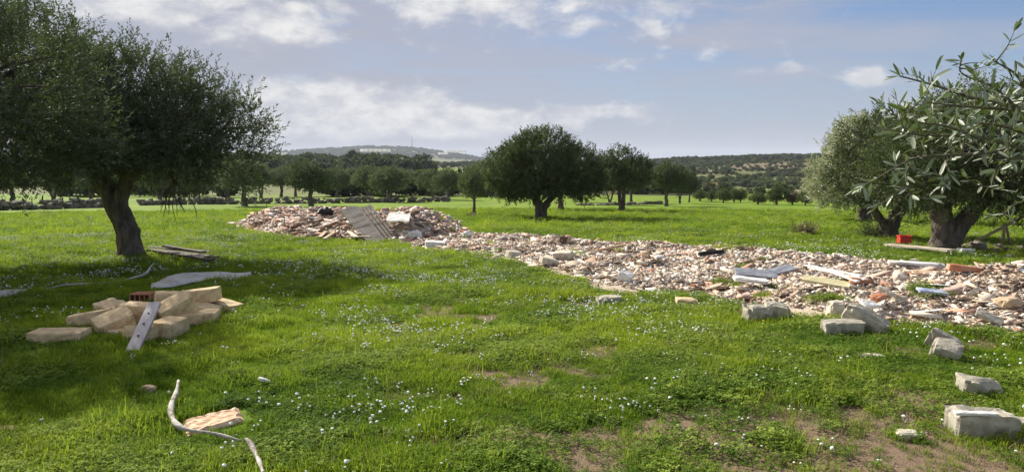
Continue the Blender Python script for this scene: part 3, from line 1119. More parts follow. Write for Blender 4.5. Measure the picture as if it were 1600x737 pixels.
    link('crown', cm, M['leaf_near'], root)


near_branch()


# ------------------------------------------------------------------ scattering
LIB = bpy.data.collections.new('scatter_sources')      # never linked to the scene


def lib(name, me):
    o = bpy.data.objects.new(name, me)
    LIBC[0].objects.link(o)
    return o


LIBC = [None]


def scatter(name, pts, rotz, tilt, scl, idx, tint, coll, label, cat):
    n = len(pts)
    me = bpy.data.meshes.new(name)
    me.vertices.add(n)
    me.vertices.foreach_set('co', np.asarray(pts, np.float32).ravel())
    rot = np.stack([tilt[:, 0], tilt[:, 1], rotz], -1).astype(np.float32)
    a = me.attributes.new('rot', 'FLOAT_VECTOR', 'POINT')
    a.data.foreach_set('vector', rot.ravel())
    a = me.attributes.new('scl', 'FLOAT', 'POINT')
    a.data.foreach_set('value', np.asarray(scl, np.float32))
    a = me.attributes.new('idx', 'INT', 'POINT')
    a.data.foreach_set('value', np.asarray(idx, np.int32))
    a = me.attributes.new('tint', 'FLOAT', 'POINT')
    a.data.foreach_set('value', np.asarray(tint, np.float32))
    me.update()
    o = link(name, me, None)
    tag(o, label, cat, kind='stuff')
    ng = bpy.data.node_groups.new(name + '_scatter', 'GeometryNodeTree')
    ng.interface.new_socket('Geometry', in_out='INPUT', socket_type='NodeSocketGeometry')
    ng.interface.new_socket('Geometry', in_out='OUTPUT', socket_type='NodeSocketGeometry')
    N, Lk = ng.nodes, ng.links
    gi, go = N.new('NodeGroupInput'), N.new('NodeGroupOutput')
    iop = N.new('GeometryNodeInstanceOnPoints')
    ci = N.new('GeometryNodeCollectionInfo')
    ci.inputs['Collection'].default_value = coll
    ci.inputs['Separate Children'].default_value = True
    ci.inputs['Reset Children'].default_value = True

    def named(nm, typ):
        q = N.new('GeometryNodeInputNamedAttribute')
        q.data_type = typ
        q.inputs['Name'].default_value = nm
        return q.outputs['Attribute']
    Lk.new(gi.outputs[0], iop.inputs['Points'])
    Lk.new(ci.outputs[0], iop.inputs['Instance'])
    iop.inputs['Pick Instance'].default_value = True
    Lk.new(named('idx', 'INT'), iop.inputs['Instance Index'])
    e2r = N.new('FunctionNodeEulerToRotation')
    Lk.new(named('rot', 'FLOAT_VECTOR'), e2r.inputs[0])
    Lk.new(e2r.outputs[0], iop.inputs['Rotation'])
    Lk.new(named('scl', 'FLOAT'), iop.inputs['Scale'])
    Lk.new(iop.outputs[0], go.inputs[0])
    md = o.modifiers.new('scatter', 'NODES')
    md.node_group = ng
    return o


def blade_tuft(seed, n, h, spread, w, lean=.5):
    rng = random.Random(seed)
    vs, fs = [], []
    for _ in range(n):
        a, rr = rng.uniform(0, 6.283), spread * math.sqrt(rng.random())
        b = Vector((math.cos(a) * rr, math.sin(a) * rr, -.01))
        la = rng.uniform(0, 6.283)
        ln = Vector((math.cos(la), math.sin(la), 0)) * rng.uniform(.1, lean)
        hh = h * rng.uniform(.5, 1.15)
        sd_ = Vector((-math.sin(la + rng.uniform(-.8, .8)), math.cos(la), 0)) * w * rng.uniform(.7, 1.2)
        o = len(vs)
        m1 = b + Vector((0, 0, hh * .5)) + ln * hh * .25
        m2 = b + Vector((0, 0, hh * .85)) + ln * hh * .7
        tp = b + Vector((0, 0, hh * (1 - .1))) + ln * hh * 1.2
        vs += [b - sd_ * .5, b + sd_ * .5, m1 + sd_ * .45, m1 - sd_ * .45, m2 + sd_ * .3, m2 - sd_ * .3, tp]
        fs += [(o, o + 1, o + 2, o + 3), (o + 3, o + 2, o + 4, o + 5), (o + 5, o + 4, o + 6)]
    me = bpy.data.meshes.new('grass_tuft')
    me.from_pydata([tuple(v) for v in vs], [], fs)
    me.update()
    return me


def clover_tuft(seed, n, h, spread, r):
    rng = random.Random(seed)
    vs, fs = [], []
    for _ in range(n):
        a, rr = rng.uniform(0, 6.283), spread * math.sqrt(rng.random())
        c = Vector((math.cos(a) * rr, math.sin(a) * rr, h * rng.uniform(.35, 1.1)))
        a0 = rng.uniform(0, 6.283)
        tilt = Vector((rng.gauss(0, .35), rng.gauss(0, .35), 1)).normalized()
        u = tilt.orthogonal().normalized()
        v = tilt.cross(u)
        for k in range(3):
            ak = a0 + k * 2.094
            d = u * math.cos(ak) + v * math.sin(ak)
            s = tilt.cross(d)
            rl = r * rng.uniform(.8, 1.2)
            o = len(vs)
            vs += [c, c + d * rl * .5 + s * rl * .42 + tilt * rl * .12, c + d * rl * 1.0 + s * rl * .3, c + d * rl * 1.0 - s * rl * .3, c + d * rl * .5 - s * rl * .42 + tilt * rl * .12]
            fs.append((o, o + 1, o + 2, o + 3, o + 4))
    me = bpy.data.meshes.new('clover_tuft')
    me.from_pydata([tuple(v) for v in vs], [], fs)
    me.update()
    return me


def flower_mesh(seed, n, spread, h, r, mat):
    rng = random.Random(seed)
    bm = bmesh.new()
    for _ in range(n):
        a, rr = rng.uniform(0, 6.283), spread * math.sqrt(rng.random())
        x, y, z = math.cos(a) * rr, math.sin(a) * rr, h * rng.uniform(.6, 1.2)
        q = bmesh.ops.create_icosphere(bm, subdivisions=1, radius=r * rng.uniform(.7, 1.15), matrix=Matrix.Translation((x, y, z)) @ Matrix.Diagonal((1, 1, .75, 1)))
        for v in q['verts']:
            v.co += Vector((rng.uniform(-1, 1), rng.uniform(-1, 1), rng.uniform(-1, 1))) * r * .18
        b = [bm.verts.new((x * .8 + dx, y * .8 + dy, -.01)) for dx, dy in ((.0015, 0), (-.0015, .001))]
        tp = [bm.verts.new((x + dx, y + dy, z)) for dx, dy in ((-.0015, .001), (.0015, 0))]
        f = bm.faces.new((b[0], b[1], tp[0], tp[1]))
        f.material_index = 1
    me = bpy.data.meshes.new('flower_cluster')
    bm.to_mesh(me)
    bm.free()
    me.materials.append(M[mat])
    me.materials.append(M['stemgreen'])
    return me


def wedge(n, r0, r1, rng, half=R(44)):
    r = np.sqrt(rng.random(n) * (r1 * r1 - r0 * r0) + r0 * r0)
    a = (rng.random(n) * 2 - 1) * half
    return r * np.sin(a), r * np.cos(a)


def coll(name):
    c = bpy.data.collections.new(name)
    LIBC[0] = c
    return c


gc = coll('grass_sources')
for i in range(6):
    me = blade_tuft(200 + i, 22, .075, .055, .0046, .75)
    me.materials.append(M['grass'])
    lib('a_grass_tuft', me)
for i in range(6):
    me = clover_tuft(300 + i, 22, .055, .07, .0115)
    me.materials.append(M['clover'])
    lib('b_clover_tuft', me)
for i in range(2):
    me = blade_tuft(400 + i, 12, .07, .06, .004, 1.4)
    me.materials.append(M['drygrass'])
    lib('c_dry_tuft', me)


for i in range(3):
    me = blade_tuft(440 + i, 7, .15, .05, .004, .55)
    me.materials.append(M['grass' if i else 'drygrass'])
    lib('d_tall_stalk', me)

RINGS = [(86, 534, .25), (135, 512, .2), (173, 523, .2), (217, 541, .2), (258, 531, .15), (306, 508, .2), (347, 489, .18), (207, 553, .08), (205, 404, .35),
         (952, 476, .17), (1074, 478, .15), (1185, 503, .16), (1216, 502, .16), (1319, 525, .2), (1372, 519, .2), (1484, 564, .15), (1538, 620, .16), (1540, 684, .24),
         (1417, 684, .07), (1475, 391, .4), (845, 342, .4), (741, 336, .3), (1389, 373, .3), (971, 331, .4)]


def grass_layer():
    rng = np.random.default_rng(3)
    PX, PY, SC = [], [], []
    for n, r0, r1, s in ((46000, 2.6, 7.0, 1.0), (52000, 7.0, 13.0, 1.15), (46000, 13.0, 24.0, 1.6), (26000, 24.0, 48.0, 2.4)):
        x, y = wedge(n, r0, r1, rng)
        PX.append(x)
        PY.append(y)
        SC.append(s * (.65 + .7 * rng.random(n)))
    x, y, s = np.concatenate(PX), np.concatenate(PY), np.concatenate(SC)
    h, m1 = mound(x, y)
    b = bare(x, y)
    lump = fbm(x / .42, y / .42, seed=71, oct=3)
    keep = (rng.random(len(x)) > b * .82) & (m1 < .35 + .3 * (rng.random(len(x)) - .3))
    # a few weeds grow inside the rubble
    keep |= (m1 > .5) & (fbm(x / .6, y / .6, seed=77, oct=2) > .74) & (rng.random(len(x)) < .4)
    sl = poly_world(SLAB)
    keep &= poly_sd(x, y, sl) < -.06
    x, y, s, h, b, lump = (q[keep] for q in (x, y, s, h, b, lump))
    for px_, py_, w_ in RINGS:
        c_ = at(px_, py_)
        k_ = int(30 + 100 * w_)
        a_ = rng.random(k_) * 6.283
        q_ = w_ * (.85 + .5 * rng.random(k_))
        xx, yy = c_.x + np.cos(a_) * q_ * 1.15, c_.y + w_ * .3 + np.sin(a_) * q_ * .75
        x, y = np.concatenate([x, xx]), np.concatenate([y, yy])
        s = np.concatenate([s, (.9 + .7 * rng.random(k_)) * (.62 if c_.y < 12 else 1.3)])
        h, b, lump = np.concatenate([h, mound(xx, yy)[0]]), np.concatenate([b, np.zeros(k_)]), np.concatenate([lump, np.full(k_, .55)])
    n = len(x)
    clov = fbm(x / .6, y / .6, seed=61, oct=4) + .10 * sstep(x, -2.2, 1.6) - .09
    is_c = (clov + rng.normal(0, .12, n)) > .52
    is_d = (b > .12) & (rng.random(n) < .32) & ~is_c | (rng.random(n) < .05 * sstep(x, -2.5, 0.5))
    idx = np.where(is_c, 6 + rng.integers(0, 6, n), rng.integers(0, 6, n))
    idx = np.where(is_d, 12 + rng.integers(0, 2, n), idx)
    tall = rng.random(n) < .012
    idx = np.where(tall, 14 + rng.integers(0, 3, n), idx)
    s = s * (.15 + 1.35 * lump) * np.where(is_c, .95, 1.0)
    far_ = np.hypot(x, y)
    tint = np.clip(.42 + (fbm(x / 1.7, y / 1.7, seed=81, oct=3) - .5) * 1.3 + (lump - .5) * .9 + rng.normal(0, .32, n) + .12 * sstep(far_, 8, 20), 0, 1)
    z = G0(x, y) + h
    tilt = rng.normal(0, .12, (n, 2))
    scatter('grass', np.stack([x, y, z], -1), rng.random(n) * 6.283, tilt, s, idx, tint, gc, 'short green grass and clover covering the field', 'grass')


grass_layer()

fc = coll('flower_sources')
for i in range(3):
    lib('a_white_flower', flower_mesh(500 + i, 1, .01, .085, .0125, 'petal'))
for i in range(3):
    lib('b_white_flower_group', flower_mesh(510 + i, 4, .07, .08, .011, 'petal'))
lib('c_yellow_flower', flower_mesh(520, 2, .03, .06, .010, 'petal_y'))


def flower_layer():
    rng = np.random.default_rng(13)
    PX, PY, SC = [], [], []
    for n, r0, r1, s in ((9000, 3.0, 7.0, .75), (24000, 7.0, 13.0, .8), (32000, 13.0, 24.0, .95), (7000, 24.0, 40.0, 1.2)):
        x, y = wedge(n, r0, r1, rng)
        PX.append(x)
        PY.append(y)
        SC.append(s * (.45 + .95 * rng.random(n) ** 1.6))
    x, y, s = np.concatenate(PX), np.concatenate(PY), np.concatenate(SC)
    h, m1 = mound(x, y)
    r = np.hypot(x, y)
    dens = fbm(x / .8, y / .8, seed=91, oct=4) * 3.0 - 1.14
    dens = dens * np.interp(r, [3, 6, 9, 20, 40], [.35, .55, .9, 1.0, .5]) * (.55 + .9 * fbm(x / 3.3, y / 3.3, seed=95, oct=2))
    dens = dens * (1 - .75 * sstep(-x / np.maximum(y, 1), .12, .35) * (r < 13))
    dens = dens * np.where((r > 20) & (x > -2), .3, 1.0) * np.where((r > 12) & (x < -3), 1.5, 1.0)
    dens = dens * (1 - .8 * bare(x, y)) * (1 - .5 * sstep(x, .6, 2.2) * (y < 7))
    keep = (rng.random(len(x)) < dens) & (m1 < .2)
    x, y, s, h = (q[keep] for q in (x, y, s, h))
    n = len(x)
    idx = np.where(rng.random(n) < .55, rng.integers(0, 3, n), rng.integers(3, 6, n))
    idx = np.where(rng.random(n) < .05, 6, idx)
    scatter('white_flowers', np.stack([x, y, G0(x, y) + h], -1), rng.random(n) * 6.283, rng.normal(0, .1, (n, 2)), s, idx, rng.random(n), fc,
            'countless tiny white clover flowers sprinkled over the grass', 'flowers')


flower_layer()


# ------------------------------------------------------------------ far vegetation
def far_tree_mesh(seed, n=420, q=.62):
    rng = np.random.default_rng(seed)
    k = 5
    c = np.stack([rng.uniform(-1.2, 1.2, k), rng.uniform(-1.2, 1.2, k), rng.uniform(1.6, 3.2, k)], -1)
    r = rng.uniform(1.1, 1.7, (k, 3)) * np.array([1.15, 1.15, .85])
    bi = rng.integers(0, k, n)
    d = rng.normal(size=(n, 3))
    d /= np.linalg.norm(d, axis=1)[:, None]
    p = c[bi] + d * r[bi] * (.75 + .3 * rng.random(n))[:, None]
    p[:, 2] = np.maximum(p[:, 2], .15)
    a = rng.normal(size=(n, 3)) + d * .8
    a /= np.linalg.norm(a, axis=1)[:, None]
    u = np.cross(a, rng.normal(size=(n, 3)))
    u /= np.linalg.norm(u, axis=1)[:, None]
    v = np.cross(a, u)
    s = q * (.6 + .8 * rng.random(n))[:, None]
    V = np.stack([p - u * s, p + v * s * .6, p + u * s, p - v * s * .6], 1).reshape(-1, 3)
    return mesh_np('far_tree', V, np.arange(len(V)).reshape(-1, 4), {'tint': np.repeat(np.clip(.5 + rng.normal(0, .3, n), 0, 1), 4)})


wc = coll('wood_sources')
for i in range(5):
    me = far_tree_mesh(600 + i)
    me.materials.append(M['leaf_far'])
    lib('a_wood_tree', me)
for i in range(5):
    me = far_tree_mesh(620 + i, 300, .55)
    me.materials.append(M['leaf_scrub'])
    lib('b_scrub_tree', me)


def polar(n, u0, u1, d0, d1, rng):
    d = np.sqrt(rng.random(n) * (d1 * d1 - d0 * d0) + d0 * d0)
    u = u0 + (u1 - u0) * rng.random(n)
    return u * d, d


def place_far(name, x, y, s, idx, rng, label, cat):
    n = len(x)
    z = G0(x, y) - .3
    scatter(name, np.stack([x, y, z], -1), rng.random(n) * 6.283, rng.normal(0, .06, (n, 2)), s, idx, rng.random(n), wc, label, cat)


rng = np.random.default_rng(17)
x, y = polar(1000, -.62, -.108, 255, 480, rng)
kp = fbm(x / 40, y / 40, seed=2, oct=2) > .42
x, y = x[kp], y[kp]
n = len(x)
place_far('woodland', x, y, .8 + 1.2 * rng.random(n) ** 2, rng.integers(0, 5, n), rng, 'dark wooded rise beyond the olive rows', 'wood')
X, Y, SS, II = [], [], [], []
for (cnt, u0, u1, d0, d1, thr, smin, smax, scr) in ((4200, .17, .62, 150, 700, .38, .3, .75, .6), (800, .20, .62, 640, 760, .2, .8, 1.3, .0),
                                                   (900, -.14, .2, 420, 1500, .45, .7, 1.6, .2), (500, .05, .24, 130, 420, .3, .6, 1.2, .3),
                                                   (500, -.62, .02, 100, 200, .45, .7, 1.1, .5)):
    x, y = polar(cnt, u0, u1, d0, d1, rng)
    kp = fbm(x / 35, y / 35, seed=12, oct=3) > thr
    uu = x / y
    kp &= ~((uu > .29) & (uu < .415) & (y > 455) & (y < 570) & (rng.random(cnt) < .8))
    kp &= ~((uu > -.115) & (uu < -.06) & (y > 300) & (y < 580))
    x, y = x[kp], y[kp]
    X.append(x)
    Y.append(y)
    n = len(x)
    SS.append(smin + (smax - smin) * rng.random(n))
    II.append(np.where(rng.random(n) < scr, 5 + rng.integers(0, 5, n), rng.integers(0, 5, n)))
place_far('hillside_scrub', np.concatenate(X), np.concatenate(Y), np.concatenate(SS), np.concatenate(II), rng, 'scattered trees and scrub over the valley and right hillside', 'scrub')
x, y = polar(1500, -.40, -.02, 2900, 3700, rng)
n = len(x)
place_far('distant_hill_trees', x, y, 1.6 + 2.2 * rng.random(n), rng.integers(0, 5, n), rng, 'pale blue far hill dotted with trees', 'trees')


# ------------------------------------------------------------------ far buildings
def house(px, py, d, w, dep, hgt, roofmat, label, name='farmhouse', cat='house', wallmat='render', flat=False):
    x = (px - 800) / FPX * d
    z = gz(x, d)
    root = empty(name, (x, d, z), random.uniform(-.3, .3), label, cat)
    mb = MB()
    mb.box((0, 0, hgt / 2 - .5), (w, dep, hgt + 1))
    wl = link('wall', mb.mesh('wall'), M[wallmat], root)
    mb = MB()
    if flat:
        mb.box((0, 0, hgt + .16), (w + .3, dep + .3, .3))
    else:
        o, e = .4, hgt + .02
        mb.add([(-w / 2 - o, -dep / 2 - o, e), (w / 2 + o, -dep / 2 - o, e), (w / 2 + o, dep / 2 + o, e), (-w / 2 - o, dep / 2 + o, e), (-w / 2 - o, 0, e + dep * .3), (w / 2 + o, 0, e + dep * .3)],
               [(0, 1, 5, 4), (2, 3, 4, 5), (0, 4, 3), (1, 2, 5), (0, 3, 2, 1)])
    link('roof', mb.mesh('roof'), M[roofmat], root)
    for sx in (-.28, .28):
        mb = MB()
        mb.box((sx * w, -dep / 2 - .03, hgt * .55), (.9, .06, 1.1))
        link('window', mb.mesh('window'), M['slate'], root)
    mb = MB()
    mb.box((0, -dep / 2 - .03, 1.05), (1.0, .06, 2.1))
    link('door', mb.mesh('door'), M['wood_dark'], root)
    return root


house(1113, 305, 205, 2.6, 2.6, 1.5, 'roof', 'little farmhouse with orange tiled roof among valley trees')
house(735, 255, 520, 13, 8, 5.5, 'wallstone', 'small grey stone hut beyond the green field', 'stone_hut', 'hut', 'wallstone', True)


def greenhouse(px, d, w, lift, label, dep=30, h=5, spans=6):
    x = (px - 800) / FPX * d
    z = gz(x, d) + lift
    mb = MB()
    for k in range(spans):
        x0 = -w / 2 + w * k / spans
        x1 = x0 + w / spans
        arc = [(x0, 0), (x0, h * .6)] + [(x0 + (x1 - x0) * t, h * .6 + h * .4 * math.sin(math.pi * t)) for t in (.2, .35, .5, .65, .8)] + [(x1, h * .6), (x1, 0)]
        vs = [(a, -dep / 2, b) for a, b in arc] + [(a, dep / 2, b) for a, b in arc]
        m = len(arc)
        mb.add(vs, [tuple(range(m - 1, -1, -1))] + [tuple(range(m, 2 * m))] + [(i, i + 1, m + i + 1, m + i) for i in range(m - 1)])
    root = empty('greenhouse', (x, d, z), 0, label, 'greenhouse', 'white greenhouses on the far rise')
    link('cover', mb.mesh('cover'), M['greenhouse'], root)
    for k in range(spans + 1):
        mb = MB()
        mb.box((-w / 2 + w * k / spans, -dep / 2 - .2, h * .3 - 8), (.35, .3, h * .6 + 16))
        link('post', mb.mesh('post'), M['steel'], root)


greenhouse(425, 900, 34, 13.5, 'white greenhouse glimpsed past the thin right tip of the big olive crown', h=4.2)
greenhouse(588, 1050, 38, 20.5, 'long white greenhouse above the middle of the dark wood', h=3.6)
greenhouse(712, 1700, 48, 26.0, 'widest white greenhouse beside the right foot of the far hill', h=5)
greenhouse(693, 1500, 18, 20.5, 'small white greenhouse at the right foot of the far hill', h=4, spans=3)


def mast():
    d = 3400
    x = (645 - 800) / FPX * d
    z = gz(x, d)
    root = empty('radio_mast', (x, d, z), 0, 'thin lattice radio mast on the far hill', 'mast')
    mb = MB()
    H = 66
    for a in range(3):
        c, s = math.cos(a * 2.094), math.sin(a * 2.094)
        mb.tube([(c * 3.2, s * 3.2, 0), (c * 1.1, s * 1.1, H)], [.6, .4], 5)
    for k in range(12):
        z0 = k * H / 12
        r0 = 3.2 - 2.1 * k / 12
        for a in range(3):
            b = (a + 1) % 3
            mb.tube([(math.cos(a * 2.094) * r0, math.sin(a * 2.094) * r0, z0), (math.cos(b * 2.094) * r0 * .95, math.sin(b * 2.094) * r0 * .95, z0 + H / 12)], [.3, .3], 4)
    link('lattice', mb.mesh('lattice'), M['steel'], root)
    mb = MB()
    mb.tube([(0, 0, H - 2), (0, 0, H + 14)], [.45, .25], 5)
    link('antenna', mb.mesh('antenna'), M['steel'], root)


mast()


# ------------------------------------------------------------------ dry stone walls
def stone_mesh(seed, sx, sy, sz, sub=2, amp=.28):
    bm = bmesh.new()
    bmesh.ops.create_icosphere(bm, subdivisions=sub, radius=1)
    for v in bm.verts:
        p = v.co.copy()
        q = Vector([math.copysign(abs(c) ** .55, c) for c in p])
        q *= 1 + amp * mnoise.noise(p * 1.6 + Vector((seed * 7.1, seed * 1.3, 0))) + amp * .5 * mnoise.noise(p * 4 + Vector((seed, 0, 3)))
        v.co = Vector((q.x * sx * .55, q.y * sy * .55, q.z * sz * .55))
    me = bpy.data.meshes.new('stone')
    bm.to_mesh(me)
    bm.free()
    return me


def stone_wall(name, pix, h, label, dens=1.0, size=.34):
    """loose stones heaped along a line"""
    rng = random.Random(len(pix) * 7 + int(h * 100))
    pts = [at(*q) for q in pix]
    bm = bmesh.new()
    src = [stone_mesh(40 + i, 1, .8, .7, 1, .35) for i in range(6)]
    for a, b in zip(pts, pts[1:]):
        L = (b - a).length
        cnt = int(L / size * 5 * dens)
        for _ in range(cnt):
            t = rng.random()
            q = a.lerp(b, t)
            hh = rng.random() ** 1.3 * h
            off = rng.gauss(0, .28) * (1 - hh / h * .6)
            d = (b - a).normalized()
            x, y = q.x - d.y * off, q.y + d.x * off
            s = size * rng.uniform(.6, 1.35)
            me = src[rng.randrange(6)]
            mt = Matrix.Translation((x, y, gz(x, y) + hh)) @ Matrix.Rotation(rng.uniform(0, 6.3), 4, 'Z') @ Matrix.Rotation(rng.uniform(-.5, .5), 4, 'X') @ Matrix.Diagonal((s, s, s, 1))
            nv = len(bm.verts)
            bm.from_mesh(me)
            bm.verts.ensure_lookup_table()
            bmesh.ops.transform(bm, matrix=mt, verts=bm.verts[nv:])
    me = bpy.data.meshes.new(name)
    bm.to_mesh(me)
    bm.free()
    return tag(link(name, me, M['wallstone']), label, 'wall')


stone_wall('stone_wall', [(-60, 330), (60, 327), (180, 323)], .55, 'tumbled dry stone wall crossing behind the big olive trunk', size=.4)
stone_wall('stone_wall', [(215, 321), (330, 319), (450, 318), (560, 317), (640, 316), (700, 315)], .5, 'long low dry stone wall under the olive row behind the rubble', size=.42)
stone_wall('stone_wall', [(900, 321), (940, 321), (985, 320), (1035, 318)], .14, 'short broken stone wall between the second and third round olives', dens=.35, size=.36)


# ------------------------------------------------------------------ blocks, stones and boards
def block_mesh(name, L, W, H, seed, chip=.05, cuts=5, broken=None):
    bm = bmesh.new()
    bmesh.ops.create_cube(bm, size=2)
    bmesh.ops.subdivide_edges(bm, edges=bm.edges[:], cuts=cuts, use_grid_fill=True)
    sv = Vector((seed * 3.17, seed * 1.71, seed * .37))
    for v in bm.verts:
        p = v.co.copy()
        e = sorted(abs(c) for c in p)
        edge = max(0, e[1] - .55) / .45            # near an edge or corner
        q = Vector((p.x * L / 2, p.y * W / 2, p.z * H / 2))
        n1 = mnoise.noise(q * 9 + sv)
        n2 = mnoise.noise(q * 28 + sv)
        sh = edge * max(0, .35 + n1 * 1.1) * chip * 1.3
        dn = Vector((p.x / max(abs(p.x), 1e-6) * (abs(p.x) > .98), p.y / max(abs(p.y), 1e-6) * (abs(p.y) > .98), p.z / max(abs(p.z), 1e-6) * (abs(p.z) > .98)))
        q -= dn * sh
        q += dn * (n1 * .008 + n2 * .005)
        if broken:
            bx, by, bz, br, bd = broken
            w = math.exp(-(((p.x - bx) / br) ** 2 + ((p.y - by) / br) ** 2))
            if p.z > 0:
                q.z -= w * bd * (1 + .6 * n2) * p.z
        v.co = q
    me = bpy.data.meshes.new(name)
    bm.to_mesh(me)
    bm.free()
    return me


def block(name, px, py, dz, L, W, H, yaw, pitch, roll, mat, label, cat, seed, group=None, chip=.03, broken=None, fn=None, parent=None):
    q = atg(px, py)
    me = block_mesh(name, L, W, H, seed, chip, broken=broken)
    o = link(name, me, M[mat], loc=(q.x, q.y + W * .3, q.z + dz + H / 2), rot=(R(pitch), R(roll), R(yaw)))
    return tag(o, label, cat, group)


TG = 'cut tuff building blocks heaped under the big olive'
blocks = [
    (86, 536, .0, .47, .26, .11, 8, 0, 1, 'flat tan block lying apart at the left of the pile'),
    (135, 512, .0, .40, .26, .15, 24, -6, -8, 'tan block sunk in grass on the left flank of the pile'),
    (170, 495, -.01, .32, .24, .16, -28, 10, 6, 'tan block with pointed corner at the back left of the pile'),
    (173, 523, -.01, .34, .26, .20, 42, 14, -16, 'tilted tan block with ridged top in front of the pointed one'),
    (190, 526, -.02, .26, .16, .09, 10, 0, 0, 'small low tan block peeping out at the pile front'),
    (214, 512, .03, .38, .25, .21, -6, 0, 2, 'upright tan block at the pile centre behind the plank'),
    (219, 535, -.02, .30, .16, .17, -12, -14, -4, 'leaning tan block at the front under the plank'),
    (258, 531, -.01, .23, .34, .19, -7, 0, 3, 'squarish tan block end on beside the plank foot'),
    (262, 497, .10, .30, .24, .18, 30, 0, 6, 'tan block at the top back of the pile'),
    (271, 511, .09, .34, .25, .19, 38, 12, -24, 'tan block tipped on its corner on top of the pile'),
    (306, 510, -.01, .40, .26, .15, 9, 0, -3, 'long tan block low on the right front of the pile'),
    (314, 497, .07, .34, .22, .07, -16, 4, 10, 'thin tan slab wedged behind the long right block'),
    (312, 492, .13, .39, .24, .155, 9, -3, -6, 'topmost tan block on the right side of the pile'),
    (347, 489, -.01, .33, .27, .13, -18, -3, 10, 'tan block at the far right end of the pile'),
]
for i, (px, py, dz, L, W, H, yw, pt, rl, lab) in enumerate(blocks):
    block('tuff_block', px, py, dz, L, W, H, yw, pt, rl, 'tuff', lab, 'block', 60 + i, TG, .012)


def plank_part(name, a, b, w, t, mat, label=None, cat=None, group=None, up=Vector((0, 0, 1)), holes=0):
    a, b = Vector(a), Vector(b)
    d = (b - a)
    L = d.length
    d.normalize()
    s = d.cross(up).normalized()
    n = s.cross(d).normalized()
    m = Matrix((d, -s, n)).transposed().to_4x4()
    m.translation = (a + b) / 2
    me = block_mesh(name, L, w, t, int(L * 1000) % 97, .004, 6)
    o = link(name, me, M[mat])
    o.matrix_world = m
    if label:
        tag(o, label, cat, group)
    return o, L


# grey plank with three nail holes over the block pile
q0, q1 = atg(207, 553), P(242, 473, 7.0)
pl, L = plank_part('plank', q0 + Vector((0, 0, .02)), q1, .115, .035, 'wood_lilac', 'bleached lilac grey plank with nail holes propped over tan blocks', 'plank')
for t in (-.22, .02, .24):
    mb = MB()
    mb.tube([(t * L, .005, .0165), (t * L + .004, .008, .0235)], [.013, .009], 7)
    o = link('bolt_hole', mb.mesh('bolt_hole'), M['black'], pl)
mb = MB()
mb.box((-L / 2 - .008, 0, -.002), (.012, .116, .036))  # thin black box over the plank's lower end face
link('dark_end', mb.mesh('dark_end'), M['black'], pl)


# hollow red brick standing behind the pile
def hollow_brick(loc, rz, L, W, H, mat, label, group=None, name='hollow_brick'):
    root = empty(name, loc, rz, label, 'brick', group)
    mb = MB()
    t = .012
    mb.box((0, 0, H - t / 2), (L, W, t), jit=.001)
    mb.box((0, 0, t / 2), (L, W, t), jit=.001)
    for k in range(5):
        x = -L / 2 + t / 2 + (L - t) * k / 4
        mb.box((x, 0, H / 2), (t, W - .004, H - 2 * t + .002))
    link('shell', mb.mesh('shell'), M[mat], root)
    mb = MB()
    mb.box((0, .03, H / 2), (L - .02, W * .5, .008))
    link('web', mb.mesh('web'), M[mat], root)
    return root


q = atg(225, 497)
q = at(225, 474)
hollow_brick((q.x, q.y, q.z + .005), R(-2), .25, .20, .13, 'brick', 'hollow orange red brick standing just behind the tan block pile')


# pale sheet of plastic lying under the tree
def draped_sheet(name, pix_top, pix_bot, mat, label, cat, lift=.05, h=.1):
    n = 26
    top = curve_pts([at(*q) for q in pix_top], n)
    bot = curve_pts([at(*q) for q in pix_bot], n)
    vs = []
    m = 9
    rng = random.Random(3)
    for i in range(n):
        for j in range(m):
            t = j / (m - 1)
            q = bot[i].lerp(top[i], t)
            z = gz(q.x, q.y) + lift + h * math.sin(math.pi * t) ** .8 * (.8 + .45 * mnoise.noise(Vector((i * .16, t * 1.2, 1.7)))) + .008 * mnoise.noise(Vector((i * 1.7, t * 5, 4)))
            vs.append((q.x, q.y, z))
    vs += [(a, b, c - .012) for a, b, c in vs]
    fs = []
    o = n * m
    for i in range(n - 1):
        for j in range(m - 1):
            k = i * m + j
            fs.append((k, k + m, k + m + 1, k + 1))
            fs.append((o + k + 1, o + k + m + 1, o + k + m, o + k))
    for i in range(n - 1):
        for j in (0, m - 1):
            k = i * m + j
            fs.append((k, o + k, o + k + m, k + m))
    for i in (0, n - 1):
        for j in range(m - 1):
            k = i * m + j
            fs.append((k, k + 1, o + k + 1, o + k))
    mb = MB()
    mb.add(vs, fs, True)
    return tag(link(name, mb.mesh(name), M[mat]), label, cat)


draped_sheet('plastic_sheet', [(238, 451), (262, 438), (292, 431), (330, 430), (368, 433), (393, 434)], [(236, 455), (268, 453), (296, 447), (330, 442), (365, 442), (393, 437)],
             'plastic', 'long white feather shaped sheet of plastic lying under the olive', 'plastic sheet', .05, .065)
draped_sheet('plastic_sheet', [(-40, 461), (-15, 458), (12, 458), (42, 461)], [(-40, 468), (-15, 468), (12, 467), (42, 462)],
             'plastic', 'pale plastic sheet flat in shade at the left edge', 'plastic sheet', .04, .05)


def stick(name, pix, rad, mat, label, cat, lifts=None, seg=8, wob=.25):
    pts = [at(*q) for q in pix]
    pts = [q + Vector((0, 0, r + (lifts[i] if lifts else .02))) for i, (q, r) in enumerate(zip(pts, rad))]
    n = 26
    c = curve_pts(pts, n)
    rr = [float(np.interp(i / (n - 1), np.linspace(0, 1, len(rad)), rad)) for i in range(n)]
    mb = MB()
    mb.tube(c, rr, seg, .06, wob, 2)
    return tag(link(name, mb.mesh(name), M[mat]), label, cat)


